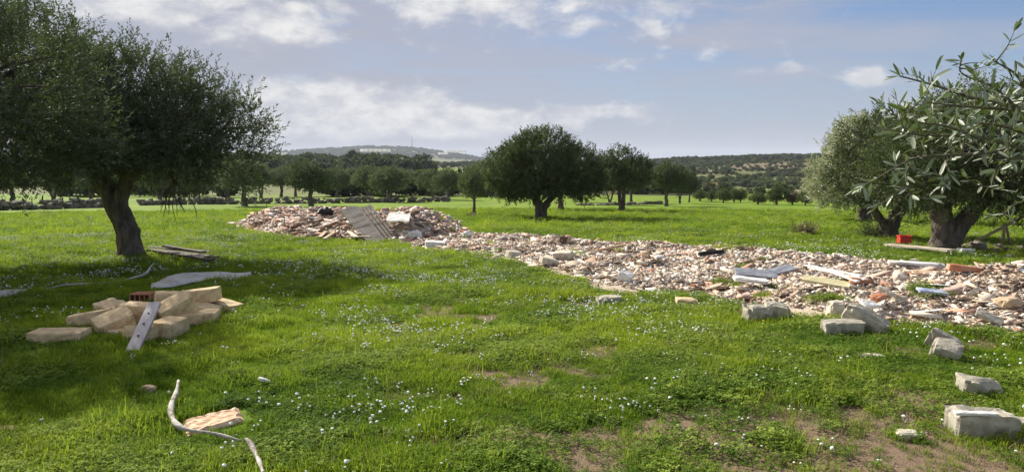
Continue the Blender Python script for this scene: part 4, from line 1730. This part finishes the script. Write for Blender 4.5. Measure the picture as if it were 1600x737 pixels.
stick('plastic_strip', [(70, 456), (100, 452), (140, 450), (180, 447), (210, 440), (228, 436), (238, 430)], [.006, .012, .014, .012, .016, .02, .008], 'plastic',
      'torn thin white plastic strip trailing over the shaded grass', 'plastic strip', [.03, .05, .05, .05, .05, .07, .16], wob=.6)
mb_b = stick('branch', [(280, 622), (276, 634), (270, 648), (268, 662), (276, 678), (292, 686), (330, 691), (382, 698)], [.008, .017, .020, .016, .016, .012, .010, .005], 'birch',
             'crooked peeled white branch hooked around the peach board', 'branch', [.12, .075, .065, .05, .05, .05, .05, .03], wob=.9)
stick('branch', [(384, 708), (391, 712), (398, 722), (406, 740), (412, 758)], [.014, .018, .014, .015, .013], 'birch', 'short peeled branch piece ending at the bottom of the view', 'branch', [.07, .06, .05, .05, .05], wob=.9)

# peach coloured board let into the grass
pc = [at(*q) for q in SLAB]
n = 14
vs, fs = [], []
for lay in (0, 1):
    for i in range(n):
        for j in range(n):
            a, b = i / (n - 1), j / (n - 1)
            q = pc[0].lerp(pc[3], a).lerp(pc[1].lerp(pc[2], a), b)
            e = min(a, 1 - a, b, 1 - b)
            q = q + Vector((mnoise.noise(Vector((a * 6, b * 6, 1))), mnoise.noise(Vector((a * 6, b * 6, 5))), 0)) * .02
            z = gz(q.x, q.y) + (.032 + .012 * mnoise.noise(Vector((a * 9, b * 7, 2))) - (.02 if e == 0 else 0) if lay else -.03)
            vs.append((q.x, q.y, z))
for i in range(n - 1):
    for j in range(n - 1):
        k = i * n + j
        fs += [(k, k + 1, k + n + 1, k + n), (n * n + k, n * n + k + n, n * n + k + n + 1, n * n + k + 1)]
for k in range(n - 1):
    for a, b in ((k, k + 1), (n * (n - 1) + k + 1, n * (n - 1) + k), ((k + 1) * n, k * n), (k * n + n - 1, (k + 1) * n + n - 1)):
        fs.append((b, a, a + n * n, b + n * n))
mb = MB()
mb.add(vs, fs)
tag(link('stone_slab', mb.mesh('stone_slab'), M['tuff_peach']), 'peach coloured rough slab lying in the grass by the white branch', 'slab')

# bark boards at the foot of the big olive
BG = 'old boards lying at the foot of the big olive'
for i, (a, b, w, lab) in enumerate([((232, 393), (330, 399), .17, 'upper weathered board running out from the olive trunk foot'),
                                    ((236, 399), (337, 409), .19, 'middle weathered board beside the olive trunk foot'),
                                    ((246, 403), (331, 415), .15, 'lowest weathered board splayed out by the olive trunk foot'),
                                    ((258, 396), (318, 404), .12, 'narrow split board lying across the others at the olive trunk')]):
    q0, q1 = at(*a), at(*b)
    plank_part('old_board', q0 + Vector((0, 0, .10 + .02 * i)), q1 + Vector((0, 0, .07 + .02 * i)), w, .04, 'wood_dark', lab, 'board', BG)


# loose stones in the grass
def stone(px, py, sx, sy, sz, mat, label, seed, rz=0, dz=0., name='stone', cat='stone', group=None):
    q = atg(px, py)
    me = stone_mesh(seed, sx, sy, sz, 3, .3)
    return tag(link(name, me, M[mat], loc=(q.x, q.y, q.z + sz * .25 + dz), rot=(0, 0, rz)), label, cat, group)


stone(232, 614, .09, .07, .07, 'tanchip', 'round tan stone in grass left of the hooked branch', 1)
stone(5, 680, .14, .10, .06, 'tanchip', 'flat tan stone at the left edge low in the grass', 2)
stone(1417, 684, .12, .09, .06, 'lime', 'pale pointed stone on bare soil below the loose blocks', 3)
stone(1357, 562, .26, .12, .06, 'lime', 'flat pale stone sunk in grass below the twin tilted blocks', 4)
stone(1300, 606, .08, .05, .03, 'white', 'tiny white chip on soil right of the red shard', 6)
stone(1060, 539, .08, .05, .03, 'white', 'tiny white chip in the middle of the lawn', 8)
stone(1306, 488, .16, .14, .16, 'lime', 'rounded pale stone behind the tilted block pair', 9)
stone(1090, 652, .05, .04, .02, 'white', 'tiny white chip among clover in the lower middle', 10)
stone(1225, 586, .06, .04, .02, 'white', 'tiny white chip left of the flat pale stone', 12)
block('tile_shard', 1158, 613, .015, .13, .06, .022, -20, 6, 8, 'brick', 'small red tile shard lying alone on the lawn', 'tile shard', 4, None, .006)
block('paper_scrap', 413, 607, .05, .085, .05, .02, 50, 10, 25, 'white', 'little white scrap in the grass right of the peach slab', 'scrap', 6, None, .004)

# loose masonry blocks on the right
LG = 'loose masonry blocks on the grass in front of the rubble'
block('masonry_block', 952, 476, -.02, .30, .20, .12, 6, 0, -4, 'concrete', 'small grey block with dark undercut front, leftmost before the rubble', 'block', 81, LG, .03)
block('masonry_block', 1074, 478, -.02, .26, .18, .11, -4, 0, 3, 'tuff', 'small tan block in clover below the middle of the rubble', 'block', 82, LG, .03)
block('masonry_block', 1185, 503, -.02, .27, .22, .19, 4, 0, 3, 'concrete', 'rough grey block crusted with dry straw, left of its pair', 'block', 83, LG, .05)
block('masonry_block', 1216, 501, -.02, .27, .24, .20, -14, 5, 12, 'concrete', 'rough grey block tilting against the straw crusted one', 'block', 84, LG, .05)
block('masonry_block', 1319, 525, -.03, .38, .16, .18, -2, 8, -2, 'concrete', 'long upright grey slab in front of the tipped block', 'block', 85, LG, .02)
block('masonry_block', 1356, 521, .01, .42, .22, .21, -34, 4, 26, 'concrete', 'big grey block tipped over behind the long slab', 'block', 86, LG, .03)
block('masonry_block', 1476, 546, -.02, .26, .10, .17, -34, 10, 24, 'concrete', 'thin wedge of grey block behind the steep one', 'block', 87, LG, .03)
block('masonry_block', 1484, 564, -.02, .23, .20, .17, -38, 18, 12, 'concrete', 'steeply tilted grey block alone below the rubble edge', 'block', 88, LG, .03)
block('masonry_block', 1538, 620, -.01, .28, .20, .13, -8, 6, 6, 'concrete', 'hollow broken block behind the largest one at right', 'block', 89, LG, .06, broken=(.7, -.8, 0, .55, .12))
block('masonry_block', 1541, 682, -.03, .36, .22, .18, -5, 2, -1, 'concrete', 'largest nearest grey block with broken pale top', 'block', 90, LG, .03, broken=(.2, .25, 0, .5, .05))
bigb = [o for o in bpy.data.objects if o.get('label', '').startswith('largest nearest grey')][0]
ml = bigb.matrix_basis @ Vector((-.07, -.075, .093))
tag(link('mortar_strip', block_mesh('mortar_strip', .24, .05, .02, 3, .006), M['white'], loc=ml, rot=bigb.rotation_euler), 'strip of white mortar on top of the largest grey block', 'mortar')
stone(1597, 668, .16, .12, .08, 'concrete', 'grey broken lump at the right edge beside the largest block', 14)

# dry straw over the crusted block
mb = MB()
q = atg(1190, 500)
for i in range(150):
    a = q + Vector((random.uniform(-.2, .3), random.uniform(-.14, .2), random.uniform(.06, .15)))
    ang = random.gauss(-1.57, 1.2)
    b = a + Vector((math.cos(ang) * .06, math.sin(ang) * .06, random.uniform(-.07, .01)))
    mb.tube([a, (a + b) / 2 + Vector((0, 0, .012)), b], [.0022, .002, .001], 3)
tag(link('dry_straw', mb.mesh('dry_straw'), M['wood_tan']), 'dry straw clinging over the crusted grey blocks', 'straw', kind='stuff')


# ------------------------------------------------------------------ the rubble
PAL = np.array([(.68, .59, .47), (.76, .69, .58), (.80, .78, .74), (.50, .26, .17), (.60, .42, .36), (.58, .42, .30), (.27, .26, .25), (.40, .32, .25), (.68, .56, .48), (.56, .34, .24)])
W_STRIP = np.array([.24, .20, .14, .05, .08, .12, .04, .05, .06, .02])
W_HEAP = np.array([.05, .10, .17, .10, .26, .04, .05, .06, .15, .02])
W_TAN = np.array([.25, .22, .05, .03, .08, .25, .01, .04, .06, .01])


def chips(n, poly, seed, sizes, weights, name, label, flat=1.0):
    rng = np.random.default_rng(seed)
    lo, hi = poly.min(0) - .3, poly.max(0) + .3
    m = n * 6
    x = lo[0] + (hi[0] - lo[0]) * rng.random(m)
    y = lo[1] + (hi[1] - lo[1]) * rng.random(m)
    sd_ = poly_sd(x, y, poly)
    nz = fbm(x / .9, y / .9, seed=19, oct=3)
    kp = (sd_ + (nz - .5) * .7 + rng.normal(0, .06, m) > 0.0)
    kp &= ~((fbm(x / .6, y / .6, seed=77, oct=2) > .74) & (rng.random(m) < .7))
    x, y = x[kp][:n], y[kp][:n]
    n = len(x)
    s = sizes[0] + (sizes[1] - sizes[0]) * rng.random(n) ** 3.2
    asp = np.stack([.7 + 1.5 * rng.random(n) ** 3, .38 + .6 * rng.random(n), (.06 + .28 * rng.random(n) ** 2.2) * flat], -1)
    size = s[:, None] * asp
    base = np.array([(-.5, -.5, -.5), (.5, -.5, -.5), (.5, .5, -.5), (-.5, .5, -.5), (-.5, -.5, .5), (.5, -.5, .5), (.5, .5, .5), (-.5, .5, .5)])
    v = base[None] + rng.normal(0, .055, (n, 8, 3))
    v = v * size[:, None, :]
    yaw = rng.random(n) * 6.283
    t1, t2 = rng.normal(0, .36 * flat, n), rng.normal(0, .36 * flat, n)

    def rot(v, a, i, j):
        c, s_ = np.cos(a)[:, None], np.sin(a)[:, None]
        vi, vj = v[..., i] * c - v[..., j] * s_, v[..., i] * s_ + v[..., j] * c
        v = v.copy()
        v[..., i], v[..., j] = vi, vj
        return v
    v = rot(v, t1, 1, 2)
    v = rot(v, t2, 0, 2)
    v = rot(v, yaw, 0, 1)
    z = G(x, y) + size[:, 2] * .35 + rng.random(n) * .025
    v = v + np.stack([x, y, z], -1)[:, None, :]
    # neighbouring debris tends to be of one material
    pick = rng.random(n)
    zone = fbm(x / .8, y / .8, seed=44, oct=2)
    pick = np.clip(.55 * pick + .9 * (zone - .5) + .22, 0, .9999)
    wts = weights / weights.sum()
    order = rng.permutation(len(PAL))
    ci = order[np.minimum(np.searchsorted(np.cumsum(wts[order]), pick), len(PAL) - 1)]
    mixr = rng.random(n) < .5
    ci = np.where(mixr, rng.choice(len(PAL), n, p=wts), ci)
    if name == 'strip':
        tw = np.exp(-(((x - TAN.x) / 1.6) ** 2 + ((y - TAN.y - .6) / 1.2) ** 2))
        ci = np.where(rng.random(n) < tw, rng.choice(len(PAL), n, p=W_TAN / W_TAN.sum()), ci)
    col = PAL[ci] * (.82 + .42 * rng.random(n))[:, None]
    gap_shade = rng.random(n) < .10  # some chips coloured dark to stand in for shadow gaps in the debris
    col = np.where(gap_shade[:, None], np.array([.13, .10, .08]) * (.5 + 1.3 * rng.random(n))[:, None], col)
    zn = fbm(x / .45, y / .45, seed=52, oct=3)
    zz_ = fbm(x / 1.6, y / 1.6, seed=57, oct=2)
    dark = sstep(zn, .50, .66) * (.35 + .9 * zz_)
    col = col * (1 - np.clip(dark, 0, .42)[:, None] * np.array([.75, .9, 1.0]))
    cc = np.concatenate([col, np.ones((n, 1))], 1)
    F = np.array([(0, 3, 2, 1), (4, 5, 6, 7), (0, 1, 5, 4), (1, 2, 6, 5), (2, 3, 7, 6), (3, 0, 4, 7)])
    Q = (np.arange(n)[:, None, None] * 8 + F[None]).reshape(-1, 4)
    me = mesh_np('rubble', v.reshape(-1, 3), Q, {'col': np.repeat(cc, 8, 0)})
    return tag(link('rubble', me, M['chips']), label, 'rubble', kind='stuff')


chips(80000, STRIP, 1, (.010, .075), W_STRIP, 'strip', 'long strip of mixed pale building rubble across the grass')
chips(16000, HEAP, 2, (.025, .17), W_HEAP, 'heap', 'pinkish heap of broken bricks and plaster beyond the lawn')


chips(3000, STRIP, 5, (.07, .24), W_STRIP, 'strip', 'larger flat debris strewn over the rubble strip', .6)
chips(1500, HEAP, 6, (.10, .30), W_HEAP, 'heap', 'larger broken slabs strewn over the brick heap', .7)


def shard_mesh(seed, L, W, H, sides=6):
    """an irregular broken slab or lump"""
    rng = random.Random(seed)
    bm = bmesh.new()
    a = sorted(rng.uniform(0, 6.283) for _ in range(sides))
    a = [i / sides * 6.283 + rng.uniform(-.35, .35) for i in range(sides)]
    rr = [rng.uniform(.65, 1.1) for _ in range(sides)]
    lo = [bm.verts.new((math.cos(t) * r * L / 2, math.sin(t) * r * W / 2, -H / 2 + rng.uniform(-.1, .1) * H)) for t, r in zip(a, rr)]
    hi = [bm.verts.new((math.cos(t) * r * L / 2 * rng.uniform(.75, 1), math.sin(t) * r * W / 2 * rng.uniform(.75, 1), H / 2 + rng.uniform(-.18, .18) * H)) for t, r in zip(a, rr)]
    bm.faces.new(lo[::-1])
    bm.faces.new(hi)
    for i in range(sides):
        j = (i + 1) % sides
        bm.faces.new((lo[i], lo[j], hi[j], hi[i]))
    bmesh.ops.triangulate(bm, faces=[f for f in bm.faces if len(f.verts) > 4])
    bmesh.ops.recalc_face_normals(bm, faces=bm.faces)
    bmesh.ops.bevel(bm, geom=bm.edges[:], offset=min(L, W, H) * .02, segments=1, affect='EDGES', clamp_overlap=True)
    me = bpy.data.meshes.new('shard')
    bm.to_mesh(me)
    bm.free()
    return me


FR = [
    ('limestone_chunk', 'lime', (.19, .14, .09), 60, STRIP, 'jagged cream limestone chunk lying in the long rubble strip', 'stone chunk', 'cream limestone chunks in the rubble strip'),
    ('brick_fragment', 'brick', (.17, .12, .045), 42, STRIP, 'broken orange red brick fragment lying in the long rubble strip', 'brick fragment', 'orange red brick fragments in the rubble strip'),
    ('plaster_piece', 'white', (.22, .15, .025), 46, STRIP, 'flat white plaster piece lying in the long rubble strip', 'plaster piece', 'white plaster pieces in the rubble strip'),
    ('stone_fragment', 'tanchip', (.17, .12, .06), 46, STRIP, 'tan broken stone fragment lying in the long rubble strip', 'stone fragment', 'tan stone fragments in the rubble strip'),
    ('panel_piece', 'slate', (.18, .12, .03), 14, STRIP, 'dark grey panel piece lying in the long rubble strip', 'panel piece', 'dark grey panel pieces in the rubble strip'),
    ('brick_fragment', 'pinkbrick', (.26, .17, .08), 46, HEAP, 'pink hollow brick fragment lying on the far rubble heap', 'brick fragment', 'pink brick fragments on the far heap'),
    ('plaster_piece', 'white', (.28, .18, .06), 24, HEAP, 'white plaster piece lying on the far rubble heap', 'plaster piece', 'white plaster pieces on the far heap'),
    ('brick_fragment', 'brick', (.25, .16, .10), 20, HEAP, 'orange red brick fragment lying on the far rubble heap', 'brick fragment', 'orange red brick fragments on the far heap'),
]
for fi, (nm, mt, sz, cnt, poly, lab, cat, grp) in enumerate(FR):
    rng = random.Random(900 + fi)
    var = []
    for v in range(6):
        me = shard_mesh(fi * 50 + v, sz[0] * rng.uniform(.8, 1.3), sz[1] * rng.uniform(.8, 1.3), sz[2] * rng.uniform(.8, 1.3), rng.choice((4, 5, 5, 6, 7)))
        me.materials.append(M[mt])
        var.append(me)
    lo, hi = poly.min(0), poly.max(0)
    put = 0
    while put < cnt:
        x, y = rng.uniform(lo[0], hi[0]), rng.uniform(lo[1], hi[1])
        if y < 5 or abs(x / y) > .72 or float(poly_sd(np.array([x]), np.array([y]), poly)[0]) < .12:
            continue
        o = link(nm, var[put % 6], None, loc=(x, y, gz(x, y) + sz[2] * .45 + .015), rot=(rng.gauss(0, .3), rng.gauss(0, .3), rng.uniform(0, 6.3)))
        s = rng.uniform(.28, .78) ** 1.1 if poly is STRIP else rng.uniform(.35, .9)
        o.scale = (s * rng.uniform(.9, 1.4), s, s * rng.uniform(.6, 1))
        tag(o, lab, cat, grp)
        put += 1


# single pieces one can pick out
def piece(name, px, py, L, W, H, yaw, pitch, roll, mat, label, cat, dz=.06, seed=1):
    q = atg(px, py)
    me = block_mesh(name, L, W, H, seed, min(.012, H * .2), 5)
    return tag(link(name, me, M[mat], loc=(q.x, q.y, q.z + dz), rot=(R(pitch), R(roll), R(yaw))), label, cat)


piece('wall_panel', 1181, 436, .58, .36, .025, -12, 8, 4, 'slate', 'dark grey slate panel lying flat in the middle of the strip', 'panel', .09, 1)
piece('wall_panel', 1222, 433, .42, .26, .025, 24, 6, -8, 'slate', 'second dark grey panel leaning beside the flat one', 'panel', .12, 2)
piece('plaster_board', 1172, 452, .44, .20, .05, -6, 4, 5, 'white', 'thick white slab overhanging dark shadow in the strip', 'slab', .13, 3)
piece('insulation_board', 1290, 452, .55, .22, .03, -26, 10, 6, 'yellow', 'pale yellow board lying on the right part of the strip', 'board', .10, 4)
piece('red_brick', 1344, 447, .25, .11, .07, -4, 0, 4, 'brick', 'whole dark red brick beside the white metal strips', 'brick', .07, 5)
piece('plastic_sack', 1456, 463, .30, .15, .03, -10, 5, 5, 'blue', 'crumpled blue and white sack on the right rubble', 'sack', .06, 6)
piece('plaster_board', 1426, 417, .72, .16, .05, -14, 5, 2, 'white', 'long white board along the back edge of the strip', 'board', .06, 7)
piece('plaster_board', 1358, 489, .18, .13, .03, 10, 20, 5, 'white', 'pale blue white tile behind the tipped block', 'tile', .10, 8)
piece('red_brick', 1372, 478, .17, .11, .06, 20, 10, -12, 'brick', 'tilted orange brick piece behind the tipped block', 'brick', .10, 9)
piece('plaster_board', 1386, 474, .20, .18, .05, 44, 24, 10, 'lime', 'square cream slab leaning against the orange brick', 'slab', .13, 10)
piece('red_brick', 1505, 428, .36, .12, .08, -12, 0, 6, 'brick', 'long orange brick at the back edge near the right tree', 'brick', .07, 11)
piece('paving_tile', 1545, 506, .24, .16, .04, -34, 14, 22, 'concrete', 'grey paving tile tilted at the right front of the strip', 'tile', .07, 12)
piece('limestone_block', 802, 404, .26, .20, .17, 20, 5, 6, 'lime', 'cream stone block on the front edge left in the strip', 'stone block', .07, 13)
piece('limestone_block', 857, 416, .30, .20, .12, 16, 5, 14, 'lime', 'big cream block tilted at the front edge of the strip', 'stone block', .09, 14)
piece('limestone_block', 880, 407, .34, .26, .15, -18, 6, -4, 'lime', 'cream block sitting behind the big tilted one', 'stone block', .10, 15)
piece('limestone_block', 680, 386, .44, .26, .11, 8, 3, 4, 'white', 'long pale block in front of the left end of the strip', 'stone block', .08, 16)
piece('limestone_block', 977, 441, .2, .16, .13, -20, 10, 20, 'white', 'white angular lump at the strip front over grey debris', 'stone block', .08, 17)
piece('drain_pipe', 1111, 402, .5, .07, .07, 10, 0, -5, 'black', 'short black pipe lying at the back of the strip', 'pipe', .09, 18)
piece('insulation_board', 745, 398, .34, .06, .04, 12, 3, -4, 'lime', 'narrow cream lath in the grass before the strip', 'lath', .04, 19)
piece('wood_offcut', 955, 396, .75, .06, .05, 30, 3, -6, 'wood_tan', 'pale wooden offcut slanting over the middle of the strip', 'offcut', .12, 20)
stone(880, 378, .17, .17, .18, 'rust', 'round dark brown pot at the back edge of the strip', 31, name='clay_pot', cat='pot')
stone(1030, 404, .15, .12, .08, 'white', 'bright white lump on the middle of the strip', 32)
stone(1575, 478, .2, .18, .12, 'tanchip', 'big tan lump on the sandy heap at the right edge', 33)
SG = 'white metal strips across the rubble'
for i, (a, b, lab) in enumerate([((1258, 428), (1345, 443), 'upper long white metal strip across the rubble'),
                                 ((1264, 432), (1352, 449), 'middle long white metal strip across the rubble'),
                                 ((1285, 436), (1340, 452), 'short lower white metal strip across the rubble')]):
    q0, q1 = atg(*a), atg(*b)
    plank_part('metal_strip', q0 + Vector((0, 0, .14)), q1 + Vector((0, 0, .10)), .05, .02, 'white', lab, 'strip', SG)


# the leaning pallets and planks on the far heap
def pallet(bot, top, w, label, nsl=7, mat='wood_grey', fill=.72):
    bot, top = Vector(bot), Vector(top)
    up = (top - bot)
    H = up.length
    up.normalize()
    side = Vector((1, .25, 0)).normalized()
    side = (side - up * side.dot(up)).normalized()
    n = side.cross(up).normalized()
    m = Matrix((side, up, n)).transposed().to_4x4()
    m.translation = bot
    root = empty('pallet', bot, 0, label, 'pallet', 'leaning wooden pallets on the far heap')
    root.matrix_world = m
    for k in range(nsl):
        mb = MB()
        x = -w / 2 + w * (k + .5) / nsl
        mb.box((x, H / 2, .045), (w / nsl * fill, H * random.uniform(.97, 1.02), .022), jit=.004)
        link('slat', mb.mesh('slat'), M[mat], root)
    for k in range(3):
        mb = MB()
        mb.box((0, H * (.06 + .44 * k), -.005), (w * 1.02, .085, .075), jit=.004)
        link('crossbar', mb.mesh('crossbar'), M[mat], root)
    return root


gb = atg(597, 379)
pallet(gb + Vector((-.08, -.25, .0)), P(543, 326, gb.y + .85), .46, 'front grey pallet of lengthwise slats leaning on the heap', 5, fill=.93)
pallet(gb + Vector((.16, .05, .02)), P(566, 325, gb.y + 1.15), .50, 'rear grey pallet with open slats behind the front one', 5)
PG = 'loose planks lying before the pallets'
for i, (a, b, za, zb, w, mt, lab) in enumerate([
        ((505, 377), (532, 362), .04, .22, .10, 'wood_tan', 'tan plank slanting up at the left of the pallets'),
        ((512, 379), (548, 365), .03, .18, .09, 'wood_tan', 'second tan plank nearer the pallets'),
        ((530, 363), (562, 380), .22, .05, .11, 'wood_grey', 'grey plank sloping down beside the pallets'),
        ((536, 368), (569, 366), .16, .18, .09, 'wood_grey', 'level grey plank jutting from under the pallets'),
        ((546, 377), (583, 380), .06, .06, .10, 'wood_grey', 'lowest grey plank at the pallet foot'),
        ((528, 352), (566, 378), .42, .10, .10, 'wood_grey', 'steep long grey plank against the pallet edge')]):
    q0, q1 = at(*a), at(*b)
    q0.y -= .35
    q1.y -= .35
    q0.z += za + .10
    q1.z += zb + .14
    plank_part('plank', q0, q1, w, .035, mt, lab, 'plank', PG)
q = atg(623, 352)
c0 = P(623, 340, q.y - .1)
tag(link('white_board', block_mesh('white_board', .56, .62, .03, 4, .006), M['white'], loc=c0, rot=(R(13), R(2), R(4))), 'clean white board leaning on the heap right of the pallets', 'board')


def crumple(name, px, py, dz, sx, sy, sz, mat, label, cat, seed):
    q = atg(px, py)
    bm = bmesh.new()
    bmesh.ops.create_icosphere(bm, subdivisions=3, radius=1)
    for v in bm.verts:
        p = v.co.copy()
        f = 1 + .5 * mnoise.noise(p * 2.2 + Vector((seed, 0, 0))) + .35 * abs(mnoise.noise(p * 5 + Vector((0, seed, 0))))
        v.co = Vector((p.x * sx * f, p.y * sy * f, max(p.z, -.5) * sz * f)) * .5
    me = bpy.data.meshes.new(name)
    bm.to_mesh(me)
    bm.free()
    return tag(link(name, me, M[mat], loc=(q.x, q.y, q.z + dz)), label, cat)


c0 = atg(508, 338)
crumple('plastic_bag', 508, 338, .12, .42, .3, .24, 'black', 'crumpled black plastic bag on top of the brick heap', 'bag', 3)
mb = MB()
q = at(447, 364)
mb.tube([q + Vector((0, -.1, -.05)), q + Vector((.0, -.1, .25)), q + Vector((-.01, -.1, .55))], [.016, .014, .012], 6)
tag(link('steel_rod', mb.mesh('steel_rod'), M['rust']), 'thin rusty rod upright in front of the brick heap', 'rod')
crumple('plastic_bag', 648, 374, .1, .35, .3, .22, 'white', 'crumpled whitish bag at the right foot of the heap', 'bag', 6)
crumple('plastic_bag', 731, 372, .08, .24, .2, .2, 'white', 'small white bag where heap and strip meet', 'bag', 8)
piece('plaster_board', 719, 350, .2, .15, .07, 10, 5, 0, 'yellow', 'pale cream block on the right shoulder of the heap', 'block', .1, 24)


# ------------------------------------------------------------------ under the right-hand tree
def crate(px, py, label):
    q = at(px, py)
    root = empty('crate', (q.x, q.y, q.z + .13), R(-6), label, 'crate')
    w, dp, h, t = .24, .19, .15, .011
    mb = MB()
    mb.box((0, 0, t / 2), (w, dp, t))
    mb.box((-w / 2 + t / 2, 0, h / 2 + t / 2), (t, dp, h - t))
    mb.box((w / 2 - t / 2, 0, h / 2 + t / 2), (t, dp, h - t))
    mb.box((0, -dp / 2 + t / 2, h / 2 + t / 2), (w - 2 * t - .002, t, h - t))
    mb.box((0, dp / 2 - t / 2, h / 2 + t / 2), (w - 2 * t - .002, t, h - t))
    link('shell', mb.mesh('shell'), M['red'], root)
    mb = MB()
    for y in (-dp / 2 - .006, dp / 2 + .006):
        mb.box((0, y, h + .004), (w + .03, .024, .022))
    for x in (-w / 2 - .004, w / 2 + .004):
        mb.box((x, 0, h + .004), (.024, dp - .016, .021))
    link('rim', mb.mesh('rim'), M['red'], root)


crate(1412, 388, 'bright red plastic crate on the board under the dark olive')
q0, q1 = at(1386, 389), at(1486, 399)
plank_part('plank', q0 + Vector((0, 0, .10)), q1 + Vector((0, 0, .10)), .24, .05, 'wood_grey', 'long pale board carrying the red crate under the olive', 'plank')
piece('foam_box', 1509, 398, .28, .20, .14, -4, 0, 0, 'white', 'white box in the shade right of the dark olive trunk', 'box', .06, 27)
q0 = at(1504, 388)
q1 = P(1580, 348, q0.y + .3)
mb = MB()
mb.tube(curve_pts([q0 + Vector((0, 0, .03)), (q0 + q1) / 2, q1 + Vector((0, 0, .0)), q1 + (q1 - q0) * .25], 8), [.035] * 8, 8, 0, .2)
tag(link('wooden_pole', mb.mesh('wooden_pole'), M['wood_tan']), 'slanting tan pole propped right of the dark olive', 'pole')
q2 = at(1577, 386)
for dx, lab in ((-.08, 'left short post under the slanting pole end'), (.1, 'right short post under the slanting pole end')):
    mb = MB()
    mb.tube([q2 + Vector((dx * 1.3, .1, -.05)), q2 + Vector((dx * .6, .15, .25)), q2 + Vector((dx * .2, .2, .50))], [.035, .032, .03], 8, 0, .2)
    tag(link('wooden_post', mb.mesh('wooden_post'), M['wood_tan']), lab, 'post', 'posts propping the slanting pole')
stone_wall('stone_row', [(1515, 392), (1560, 391), (1610, 390), (1680, 392)], .12, 'low row of pale stones along the ground behind the right edge', .5, .2)


# dry bushes
def twig_bush(px, py, w, h, n, mat, label, name, seed, cat='bush'):
    rng = np.random.default_rng(seed)
    q = at(px, py)
    b = np.stack([rng.normal(0, w * .12, n), rng.normal(0, w * .12, n), np.zeros(n)], -1)
    d = np.stack([rng.normal(0, .7, n), rng.normal(0, .7, n), .3 + rng.random(n)], -1)
    d /= np.linalg.norm(d, axis=1)[:, None]
    V, t = leaves_on_shoots(b, d * np.array([1, 1, .9]), h * (.6 + .7 * rng.random(n)), rng, 14, .06, .018, .6)
    me = mesh_np(name, V, np.arange(len(V)).reshape(-1, 4), {'tint': t})
    return tag(link(name, me, M[mat], loc=q), label, cat)


twig_bush(1258, 367, .7, .4, 130, 'leaf_dry', 'low brown dry bush alone on the field left of the silver olive', 'dry_bush', 1)
twig_bush(1366, 372, .9, .55, 220, 'leaf_dark', 'dark suckers growing at the v shaped olive trunk', 'olive_sucker', 2, 'shoots')
twig_bush(738, 338, .8, .2, 120, 'leaf_dry', 'dry weeds round the lone small olive trunk', 'dry_weed', 3, 'weeds')
twig_bush(1205, 462, .3, .16, 60, 'leaf_scrub', 'green weed growing out of the rubble below the grey panels', 'weed', 4, 'weed')
twig_bush(1355, 456, .5, .2, 110, 'leaf_scrub', 'patch of green weed inside the rubble right of the yellow board', 'weed', 5, 'weed')

# ------------------------------------------------------------------ haze
def haze():
    mb = MB()
    zmin, zmax = -40.0, 150.0
    mb.box((0, 0, (zmin + zmax) / 2), (22000, 22000, zmax - zmin))
    me = mb.mesh('haze')
    m = bpy.data.materials.new('haze_air')
    m.use_nodes = True
    t = NT(m.node_tree)
    t.n.clear()
    out = t.node('ShaderNodeOutputMaterial')
    v = t.node('ShaderNodeVolumePrincipled')
    v.inputs['Color'].default_value = (.82, .88, 1.0, 1)
    v.inputs['Density'].default_value = .00012
    v.inputs['Anisotropy'].default_value = .0
    t.l.new(v.outputs[0], out.inputs['Volume'])
    tag(link('haze', me, m), 'thin pale haze softening the far hills', 'haze', kind='stuff')


haze()
